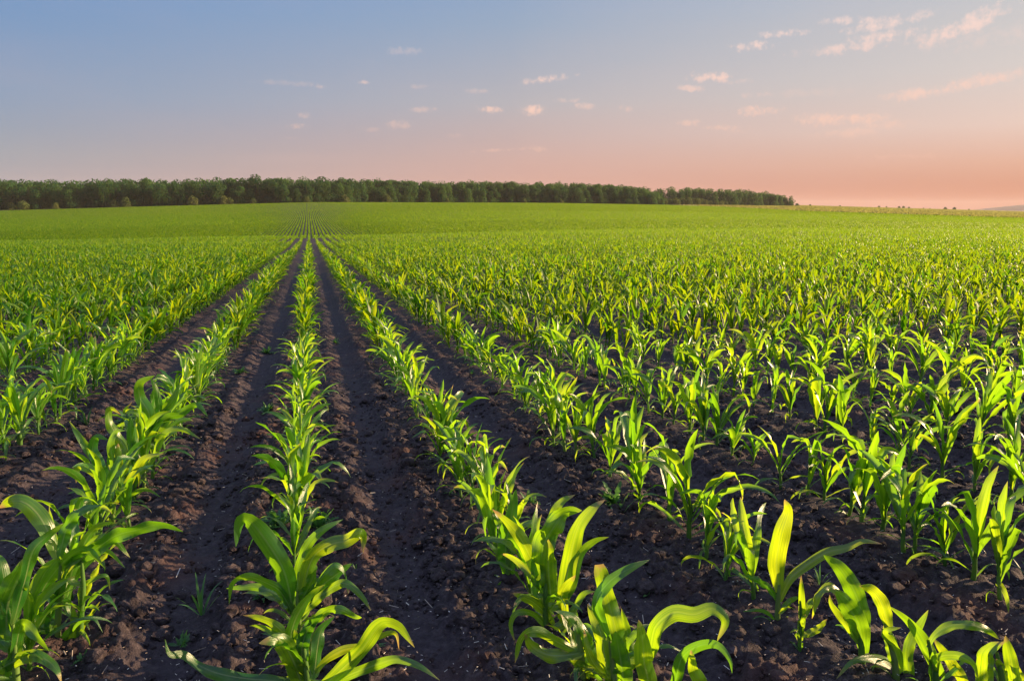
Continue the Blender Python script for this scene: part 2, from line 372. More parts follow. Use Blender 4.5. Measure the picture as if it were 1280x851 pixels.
def soil_material():
    m, N = material('soil')
    ge = N.n('ShaderNodeNewGeometry'); P = ge.outputs['Position']
    at = N.n('ShaderNodeAttribute'); at.attribute_name = 'zone'; zone = at.outputs['Fac']
    ao = N.n('ShaderNodeAttribute'); ao.attribute_name = 'track'; track = ao.outputs['Fac']
    n1 = N.noise(P, 3.0, 5, .6); n2 = N.noise(P, 38.0, 6, .65); n3 = N.noise(P, 170.0, 4, .6)
    c = N.ramp(n2, [(.3, (.019, .0130, .0145, 1)), (.5, (.041, .0295, .032, 1)), (.7, (.105, .080, .082, 1))])
    c = N.mix(N.rng(n1, .53, .70, 0, .75), c, (.100, .046, .034, 1))
    c = N.mix(N.m('MULTIPLY', track, .5), c, (.053, .043, .051, 1))
    fl = N.rng(n3, .70, .76, 0, .55); c = N.mix(fl, c, (.16, .13, .115, 1))
    # other fields beyond the maize
    nf = N.noise(P, .02, 4, .6); pale = N.ramp(nf, [(.3, (.24, .23, .08, 1)), (.7, (.34, .30, .12, 1))])
    plain = N.ramp(N.noise(P, .004, 4, .6), [(.35, (.28, .22, .11, 1)), (.65, (.40, .30, .18, 1))])
    c = N.mix(N.rng(zone, .2, .8), c, pale); c = N.mix(N.rng(zone, 1.2, 1.8), c, plain)
    p = N.n('ShaderNodeBsdfPrincipled'); N.put(p.inputs['Base Color'], c); p.inputs['Roughness'].default_value = .88; p.inputs['Specular IOR Level'].default_value = .25
    b1 = N.n('ShaderNodeBump'); b1.inputs['Distance'].default_value = .02; b1.inputs['Strength'].default_value = .8; N.put(b1.inputs['Height'], n2)
    b2 = N.n('ShaderNodeBump'); b2.inputs['Distance'].default_value = .006; b2.inputs['Strength'].default_value = .8; N.put(b2.inputs['Height'], n3); N.put(b2.inputs['Normal'], b1.outputs[0])
    N.put(p.inputs['Normal'], b2.outputs[0])
    o = N.n('ShaderNodeOutputMaterial'); N.put(o.inputs[0], p.outputs[0]); return m
M_SOIL = soil_material()

# ------------------------------------------------------------------ ground sheet
def forest_depth(u):   # where the wood's edge stands, by bearing
    return np.interp(u, [-700, -200, 0, 390, 640, 760, 832, 836, 900, 985], [380, 425, 440, 500, 620, 650, 665, 760, 800, 860])
def corn_edge(u):      # far edge of the maize
    return np.interp(u, [-700, 0, 390, 640, 830, 900, 1000, 1280, 1700], [372, 432, 494, 612, 655, 600, 455, 385, 330])
def zone_of(x, y):
    d, u = du(x, y)
    z = np.clip((d - corn_edge(u)) / 6, 0, 1)
    return np.where(d > 5, z + np.clip((d - 1150) / 300, 0, 1), 0)
r = [0.6]
while r[-1] < 9: r.append(r[-1] * 1.0062)
while r[-1] < 60: r.append(r[-1] * 1.015)
while r[-1] < 6300: r.append(r[-1] * 1.02)
r = np.array(r)
ang = np.r_[np.arange(-52, 52.01, .25), np.arange(56, 305, 4.0)]
th = R(1) * ang + YAW
RR, TT = np.meshgrid(r, th, indexing='ij')
X = RR * np.sin(TT); Y = RR * np.cos(TT)
o_ = off_row(X); wgt = np.clip(1 - (RR - 12) / 20, 0, 1)
clody = np.exp(-((o_ - .17) / .10) ** 2) + .34
micro = (.025 * fbm(X * 7, Y * 7, 3, 3) + .038 * clody * (.55 - worley(X * 17, Y * 17, 5)) * (vnoise2(X * 5, Y * 5, 8)) * 1.6 + .024 * (clody + .1) * (.5 - worley(X * 38, Y * 38, 9)) + .010 * fbm(X * 60, Y * 60, 2, 21)) * wgt
Z = macro(X, Y) + furrow(X, Y) + micro
# keep soil detail clear of steps on the far fields
V = np.stack([X, Y, Z], -1).reshape(-1, 3)
nr, na = len(r), len(th); idx = np.arange(nr * na).reshape(nr, na); idn = np.roll(idx, -1, 1)
Q = np.stack([idx[:-1], idx[1:], idn[1:], idn[:-1]], -1).reshape(-1, 4)
V = np.vstack([V, [[0, 0, 0]]]); c0 = len(V) - 1
# centre cap as quads (pairs of fan triangles)
inner = idx[0]; cap = [[c0, inner[i], inner[(i + 1) % na], inner[(i + 2) % na]] for i in range(0, na - 1, 2)]
if na % 2: cap.append([c0, inner[na - 1], inner[0], inner[0]])
cap = [q for q in cap if len(set(q)) == 4]
zn = zone_of(V[:, 0], V[:, 1]); tk = np.exp(-((off_row(V[:, 0]) - .35) / .10) ** 2)
me = mesh_quads('ground', V, np.vstack([Q, cap]), mat=M_SOIL, attrs={'zone': zn, 'track': tk})
obj('ground', me, kind='structure', label='dark ploughed soil and far fields running to the horizon')

# distant wooded hill on the right horizon
hx = np.linspace(1185, 1760, 90); rows = []
for b in np.linspace(0, 1, 12):
    dd = 5200 + 700 * b
    top = np.interp(hx, [1185, 1215, 1250, 1280, 1330, 1450, 1600, 1760], [265, 262, 258, 255.5, 253, 250, 253, 263])
    s = (hx - 640) / FPX * dd
    xx = dd * math.sin(YAW) + s * math.cos(YAW); yy = dd * math.cos(YAW) - s * math.sin(YAW)
    zt = EYE[2] + dd * tan_el(top) * math.sin(math.pi * (b * .62 )) ** .6 if b > 0 else EYE[2] + dd * tan_el(np.full_like(hx, 270.))
    g = EYE[2] + dd * tan_el(np.full_like(hx, 268.))
    prof = math.sin(math.pi * min(b * 1.0, 1)) ** .7
    zt = g + (EYE[2] + 5550 * tan_el(top) - g) * prof + vnoise2(xx / 60, yy / 60, 4) * 3 * prof
    rows.append(np.stack([xx, yy, zt], -1))
Vh = np.array(rows); nb, nh = Vh.shape[:2]; ix = np.arange(nb * nh).reshape(nb, nh)
Qh = np.stack([ix[:-1, :-1], ix[:-1, 1:], ix[1:, 1:], ix[1:, :-1]], -1).reshape(-1, 4)
obj('hill', mesh_quads('hill', Vh.reshape(-1, 3), Qh, mat=M_HILL), kind='structure', label='low wooded hill on the far horizon')

# haze: one box of thin evening air over the whole scene
def box_mesh(name, a, b):
    V = np.array([(x, y, z) for x in (a[0], b[0]) for y in (a[1], b[1]) for z in (a[2], b[2])], float)
    return mesh_quads(name, V, [[0, 1, 3, 2], [4, 6, 7, 5], [0, 4, 5, 1], [2, 3, 7, 6], [0, 2, 6, 4], [1, 5, 7, 3]], smooth=False)
HAZE = 0.00006
if HAZE:
    zmin = float(min(V[:, 2].min(), Vh[..., 2].min())) - 1; zmax = float(Vh[..., 2].max()) + 12
    hz = box_mesh('haze', (-6600, -6600, zmin), (6600, 6600, zmax))
    mh, N = material('haze_air')
    pv = N.n('ShaderNodeVolumePrincipled'); pv.inputs['Color'].default_value = (.95, .84, .80, 1); pv.inputs['Density'].default_value = HAZE; pv.inputs['Anisotropy'].default_value = 0.0
    o = N.n('ShaderNodeOutputMaterial'); N.t.links.new(pv.outputs[0], o.inputs['Volume'])
    hz.materials.append(mh); obj('haze', hz, kind='stuff', label='thin warm evening haze over the fields')

# ------------------------------------------------------------------ trees
def crown_mesh(name, seed, w, h, base, n, mat, leaf=.75):
    g = np.random.default_rng(seed)
    nl = int(g.integers(7, 11)); C = []
    for i in range(nl):
        a = g.uniform(0, 6.28); q = g.uniform(0, 1) ** .6; zz = g.uniform(.08, .95)
        rr = w * .5 * .70 * q * (1.15 - .75 * zz ** 2)
        C.append((rr * math.cos(a), rr * math.sin(a), base + (h - base) * zz * .86, w * g.uniform(.20, .30)))
    C.append((0, 0, base + (h - base) * .55, w * .34)); C.append((0, 0, base + (h - base) * .28, w * .36)); C.append((w * .22, -w * .1, base + (h - base) * .12, w * .27)); C.append((-w * .22, w * .05, base + (h - base) * .12, w * .27)); C.append((0, -w * .2, base + (h - base) * .12, w * .27)); C.append((0, w * .2, base + (h - base) * .12, w * .27)); C.append((0, 0, base + (h - base) * .82, w * .22)); C = np.array(C)
    k = g.choice(len(C), n, p=C[:, 3] ** 2 / (C[:, 3] ** 2).sum())
    dv = norm(g.normal(size=(n, 3))); rad = g.uniform(.80, 1.05, n)
    P = C[k, :3] + dv * (C[k, 3] * rad)[:, None] * np.array([1, 1, .85])
    nn = norm(dv + g.normal(size=(n, 3)) * .55); a = norm(np.cross(nn, g.normal(size=(n, 3)))); b = np.cross(nn, a)
    s = leaf * g.uniform(.5, 1.15, n)[:, None]
    V = np.stack([P + a * s, P + b * s * .7, P - a * s, P - b * s * .7], 1).reshape(-1, 3)
    Q = np.arange(n * 4).reshape(-1, 4)
    var = np.repeat(.12 * g.uniform(0, 1, n) + .42 * (k % 3) / 3, 4)
    return V, Q, var
def tree_parts(seed, w, h, base, n, leaf):
    V, Q, var = crown_mesh('crown', seed, w, h, base, n, M_TREE, leaf)
    cm = mesh_quads('crown', V, Q, var=var, smooth=False, mat=M_TREE)
    g = np.random.default_rng(seed + 99); tr = []
    lean = g.normal(size=2) * .3
    tr.append(tube([(0, 0, -.5), (lean[0] * .3, lean[1] * .3, h * .3), (lean[0], lean[1], h * .62), (lean[0] * 1.2, lean[1] * 1.2, h * .85)], [w * .035, w * .026, w * .015, w * .005], 7))
    for i in range(6):
        a = g.uniform(0, 6.28); z0 = h * g.uniform(.22, .55); L = w * g.uniform(.25, .4)
        tr.append(tube([(0, 0, z0), (L * .5 * math.cos(a), L * .5 * math.sin(a), z0 + L * .45), (L * math.cos(a), L * math.sin(a), z0 + L * 1.0)], [w * .014, w * .009, w * .004], 5))
    Vt, Qt, Ut, _ = join(tr)
    return cm, mesh_quads('trunk', Vt, Qt, var=np.full(len(Vt), .3), mat=M_BARK), (V, Q, var)
TREES = [tree_parts(40 + i, 10.4 + (i % 4) * 1.1, 13.6 + (i * 7 % 5) * .55, .2 + (i % 3) * .3, 4600, .44) for i in range(10)]
BUSHES = []
for i in range(4):
    V, Q, var = crown_mesh('crown', 300 + i, 6.5, 5.2, .2, 800, M_BUSH, .42)
    BUSHES.append(mesh_quads('crown', V, Q, var=var, smooth=False, mat=M_BUSH))
BSTEM = mesh_quads('trunk', *tube([(0, 0, -.4), (0, 0, 1.2), (.2, 0, 3.2)], [.16, .12, .04], 6)[:2], var=np.full(18, .3), mat=M_BARK)
def at_ud(u, d):
    s = (u - 640) / FPX * d
    return d * math.sin(YAW) + s * math.cos(YAW), d * math.cos(YAW) - s * math.sin(YAW)
def place_tree(u, d, i, sc, rz, label, group, cat='tree', name='broadleaf_tree', crown=None, trunk=None):
    x, y = at_ud(u, d); z = float(macro(x, y))
    e = bpy.data.objects.new(name, None); COL.objects.link(e); e.location = (x, y, z - .1); e.rotation_euler = (0, 0, rz)
    e.scale = (sc, sc, sc) if not isinstance(sc, tuple) else sc
    tag(e, label, cat, group)
    obj('crown', crown or TREES[i][0], e); obj('trunk', trunk or TREES[i][1], e); return e
# positions along the wood's edge at even spacing
def edge_run(u0, u1, back, step, fn):
    us = np.linspace(u0, u1, 1500); pts = np.array([at_ud(u, fn(u) + back) for u in us])
    cum = np.r_[0, np.cumsum(np.linalg.norm(np.diff(pts, axis=0), axis=1))]
    return np.interp(np.arange(0, cum[-1], step), cum, us)
near_f = lambda u: np.interp(u, [-120, 0, 390, 640, 760, 850], [430, 440, 500, 620, 650, 668])
far_f = lambda u: np.interp(u, [690, 836, 900, 985], [770, 775, 800, 862])
hscale = lambda u: float(np.interp(u, [-120, 0, 390, 640, 740, 790, 815, 835], [1.0, 1.0, .98, .99, 1.04, .90, .72, .52]))
fscale = lambda u: float(np.interp(u, [690, 830, 900, 940, 972, 985], [.9, 1.0, 1.06, .98, .80, .62]))
tg = np.random.default_rng(5)
for u in edge_run(-60, 832, 3, 6.6, near_f):
    i = int(tg.integers(10)); sc = hscale(u) * tg.uniform(.66, 1.04)
    place_tree(u + tg.normal() * 2, near_f(u) + 3 + tg.uniform(-2.5, 4), i, sc, tg.uniform(0, 6.28), 'dark green broadleaf tree in the front rank of the wood beyond the maize', 'front rank trees of the wood')
for u in edge_run(-60, 828, 12, 8.2, near_f):
    i = int(tg.integers(10)); sc = hscale(u) * (1.03 + .07 * math.sin(u / 23) + .04 * math.sin(u / 7.3)) * tg.uniform(.95, 1.07)
    place_tree(u + tg.normal() * 2, near_f(u) + 13 + tg.uniform(-2.5, 4), i, sc, tg.uniform(0, 6.28), 'tree crown rising just behind the front rank of the wood', 'second rank trees of the wood')
for u in edge_run(838, 984, 2, 8.5, far_f):
    i = int(tg.integers(10)); sc = fscale(u) * tg.uniform(.9, 1.05)
    place_tree(u, far_f(u) + 2 + tg.uniform(-2.5, 5), i, sc, tg.uniform(0, 6.28), 'hazy broadleaf tree in the farther lobe of the wood, where it ends over the plain', 'trees of the farther lobe of the wood')
# canopy behind the two ranks: too many to count
def mass(runs, name, label):
    Vs, Qs, Vr, o = [], [], [], 0
    for (u0, u1, fn, sf, backs, step) in runs:
        for bk in backs:
            for u in edge_run(u0, u1, bk, step, fn):
                i = int(tg.integers(10)); V, Q, var = TREES[i][2]; k = tg.permutation(len(Q))[:1300]; k.sort()
                a = tg.uniform(0, 6.28); c, s = math.cos(a), math.sin(a); sc = sf(u) * tg.uniform(1.06, 1.16)
                Vv = V.reshape(-1, 4, 3)[k] ; cen = Vv.mean(1, keepdims=True); Vv = (cen + (Vv - cen) * 1.3).reshape(-1, 3) * sc
                x, y = at_ud(u + tg.normal() * 2, fn(u) + bk + tg.uniform(-4, 4)); z = float(macro(x, y))
                Vn = np.stack([Vv[:, 0] * c - Vv[:, 1] * s + x, Vv[:, 0] * s + Vv[:, 1] * c + y, Vv[:, 2] + z], -1)
                Vs.append(Vn); Qs.append(np.arange(len(Vn)).reshape(-1, 4) + o); o += len(Vn); Vr.append(np.repeat(var.reshape(-1, 4)[k, 0] + tg.uniform(0, .5), 4))
    obj(name, mesh_quads(name, np.concatenate(Vs), np.concatenate(Qs), var=np.concatenate(Vr), smooth=False, mat=M_TREE), kind='stuff', label=label)
mass([(-110, 826, near_f, hscale, (22, 30, 40, 52), 7.5), (700, 980, far_f, fscale, (14, 28), 9.5)], 'woodland', 'continuous treetops of the wood behind its front ranks')
# pale bushes at the foot of the wood
for u, s_ in [(25, .8), (38, 1.0), (78, .7), (150, .85), (165, 1.1), (247, 1.1), (286, 1.0), (292, .8), (322, .7), (388, .7), (434, 1.0), (486, 1.1), (560, .8), (655, .8), (700, .7)]:
    place_tree(u, near_f(u) - 4, 0, s_, tg.uniform(0, 6.28), 'pale yellow-green bush at the foot of the dark wood', 'pale bushes along the foot of the wood', 'bush', 'bush', crown=BUSHES[int(tg.integers(4))], trunk=BSTEM)
for u in np.arange(828, 905, 4.2):
    place_tree(u + tg.normal(), 690 + (u - 828) * .9 + tg.uniform(-8, 8), 0, tg.uniform(.9, 1.35) * (1 if u < 880 else .75), tg.uniform(0, 6.28), 'low olive bush in the gap between the two lobes of the wood', 'low bushes between the two lobes of the wood', 'bush', 'bush', crown=BUSHES[int(tg.integers(4))], trunk=BSTEM)
LONE = [(991, 900, .55, 'single small tree just past the end of the wood'), (1007, 950, .40, 'tiny lone tree on the skyline past the end of the wood'), (1044, 1250, .45, 'tiny faint tree on the skyline above the pale field'),
        (1092, 1700, .62, 'first clump of low trees on the hazy plain, farthest from the hill'), (1101, 1700, .55, 'small tree beside the first clump on the hazy plain'), (1117, 1700, .8, 'wide tree at the heart of the distant clump on the plain'), (1122, 1710, .9, 'tallest tree of the distant clump on the plain'),
        (1129, 1700, .55, 'small tree at the hill side of the distant clump'), (1147, 1900, .4, 'faint low tree in the gap beyond the distant clump'), (1155, 1900, .35, 'smallest faint tree beyond the distant clump'), (1174, 1600, .8, 'lone rounded tree on the plain below the hill'), (1185, 1600, .9, 'darker upright tree on the plain, nearest to the hill'), (1203, 1500, .4, 'low shrub-like tree under the end of the hill')]
for u, d, s_, lb in LONE:
    place_tree(u, d, int(tg.integers(10)), (s_ * .75, s_ * .75, s_ * .40), tg.uniform(0, 6.28), lb, 'lone trees scattered on the far plain')

# ------------------------------------------------------------------ maize: the plant
def gen_leaf(g, az, e0, L, wid, bend, z0, n, cross, wave=.12, fold=.4, power=1.4, twist=0.0, kink=0):
    t = np.linspace(0, 1, n); elv = e0 - bend * t ** power
    if kink: elv = elv - kink * np.clip((t - .62) / .08, 0, 1)
    ds = L / (n - 1); a = az + twist * .35 * t + .15 * np.sin(t * 4 + az)
    dx = np.cos(elv) * np.cos(a); dy = np.cos(elv) * np.sin(a); dz = np.sin(elv)
    P = np.zeros((n, 3)); P[0] = (0.004 * math.cos(az), .004 * math.sin(az), z0)
    P[1:, 0] = P[0, 0] + np.cumsum(dx[:-1]) * ds; P[1:, 1] = P[0, 1] + np.cumsum(dy[:-1]) * ds; P[1:, 2] = P[0, 2] + np.cumsum(dz[:-1]) * ds
    P[:, 2] = np.maximum(P[:, 2], .006)
    T = norm(np.gradient(P, axis=0)); S0 = np.stack([-np.sin(a), np.cos(a), np.zeros(n)], -1); S0 = norm(S0); U = np.cross(T, S0)
    tw = twist * t; S = S0 * np.cos(tw)[:, None] + U * np.sin(tw)[:, None]
    hw = wid * .5 * width_profile(t)
    return ribbon(P, -S, hw, cross, fold, wave, 2.0 + g.uniform(0, 3), g.uniform(0, 6))
def gen_plant(seed, n=14, cross=5, nleaf=8, size=1.0):
    """returns stalk geometry and a list of leaf geometries, about 0.34 m tall at size 1"""
    g = np.random.default_rng(seed); plane = g.uniform(0, 6.28); sh = g.uniform(.11, .15) * size
    leaves = []
    for i in range(nleaf):
        f = i / (nleaf - 1); az = plane + math.pi * (i % 2) + g.normal() * .38
        z0 = sh * (.12 + .88 * f ** .9)
        L = size * (.13 + .205 * math.sin(min(f * 1.25, 1) * math.pi * .62 + .1)) * g.uniform(.85, 1.15)
        wd = size * (.010 + .032 * min(f * 1.5, 1) ** 1.2 * (1.0 if f < .8 else .88)) * g.uniform(.7, 1.2)
        e0 = R(56 + 28 * f + g.normal() * 7); bend = R(max(125 - 78 * f ** 1.4 + g.normal() * 26, 8))
        if f > .8: wd *= .95; L *= .85
        if f < .3: L *= .85; e0 = R(35 + g.normal() * 8)
        leaves.append(gen_leaf(g, az, e0, L, wd, bend, z0, n, cross, wave=g.uniform(.15, .6), fold=.3 + .35 * f, power=g.uniform(1.5, 3.6), twist=g.normal() * .95, kink=(R(g.uniform(30, 80)) if g.uniform() < .3 and f > .3 else 0)))
    m = 6; zz = np.linspace(-.03, sh * 1.12, m); rad = np.interp(zz, [-.03, 0, sh * .5, sh * 1.12], [.0075, .0085, .0075, .0035]) * size
    stalk = tube(np.stack([.002 * np.sin(zz * 60), .002 * np.cos(zz * 50), zz], -1), rad, 8 if cross == 5 else 5)
    return stalk, leaves
# ---- ranks of individually modelled plants
TRACED_SKIP = {}
def cam_depth(P): 
    fw = np.array([math.sin(YAW) * math.cos(PITCH), math.cos(YAW) * math.cos(PITCH), -math.sin(PITCH)])
    return (np.asarray(P) - EYE) @ fw
def project(P):
    P = np.asarray(P, float); rel = P - EYE
    fw = np.array([math.sin(YAW) * math.cos(PITCH), math.cos(YAW) * math.cos(PITCH), -math.sin(PITCH)])
    rt = np.array([math.cos(YAW), -math.sin(YAW), 0.0]); up = np.cross(rt, fw); d = rel @ fw
    return 640 + FPX * (rel @ rt) / d, 425.5 - FPX * (rel @ up) / d, d
def unproject_ground(px, py):
    D_, fw, rt, up = dir_of(px, py); t = -EYE[2] / (D_[2] - SLOPE * D_[1]); P = EYE + D_ * t
    return P
def unproject(px, py, depth):
    D_, fw, rt, up = dir_of(px, py); return EYE + D_ * depth

VIEWS = {1: (0, 600, 3.392), 2: (200, 630, 3.85), 3: (340, 630, 3.85), 4: (600, 600, 3.39), 5: (730, 630, 3.85), 6: (930, 600, 3.70), 7: (1020, 640, 4.035), 8: (80, 440, 3.868)}
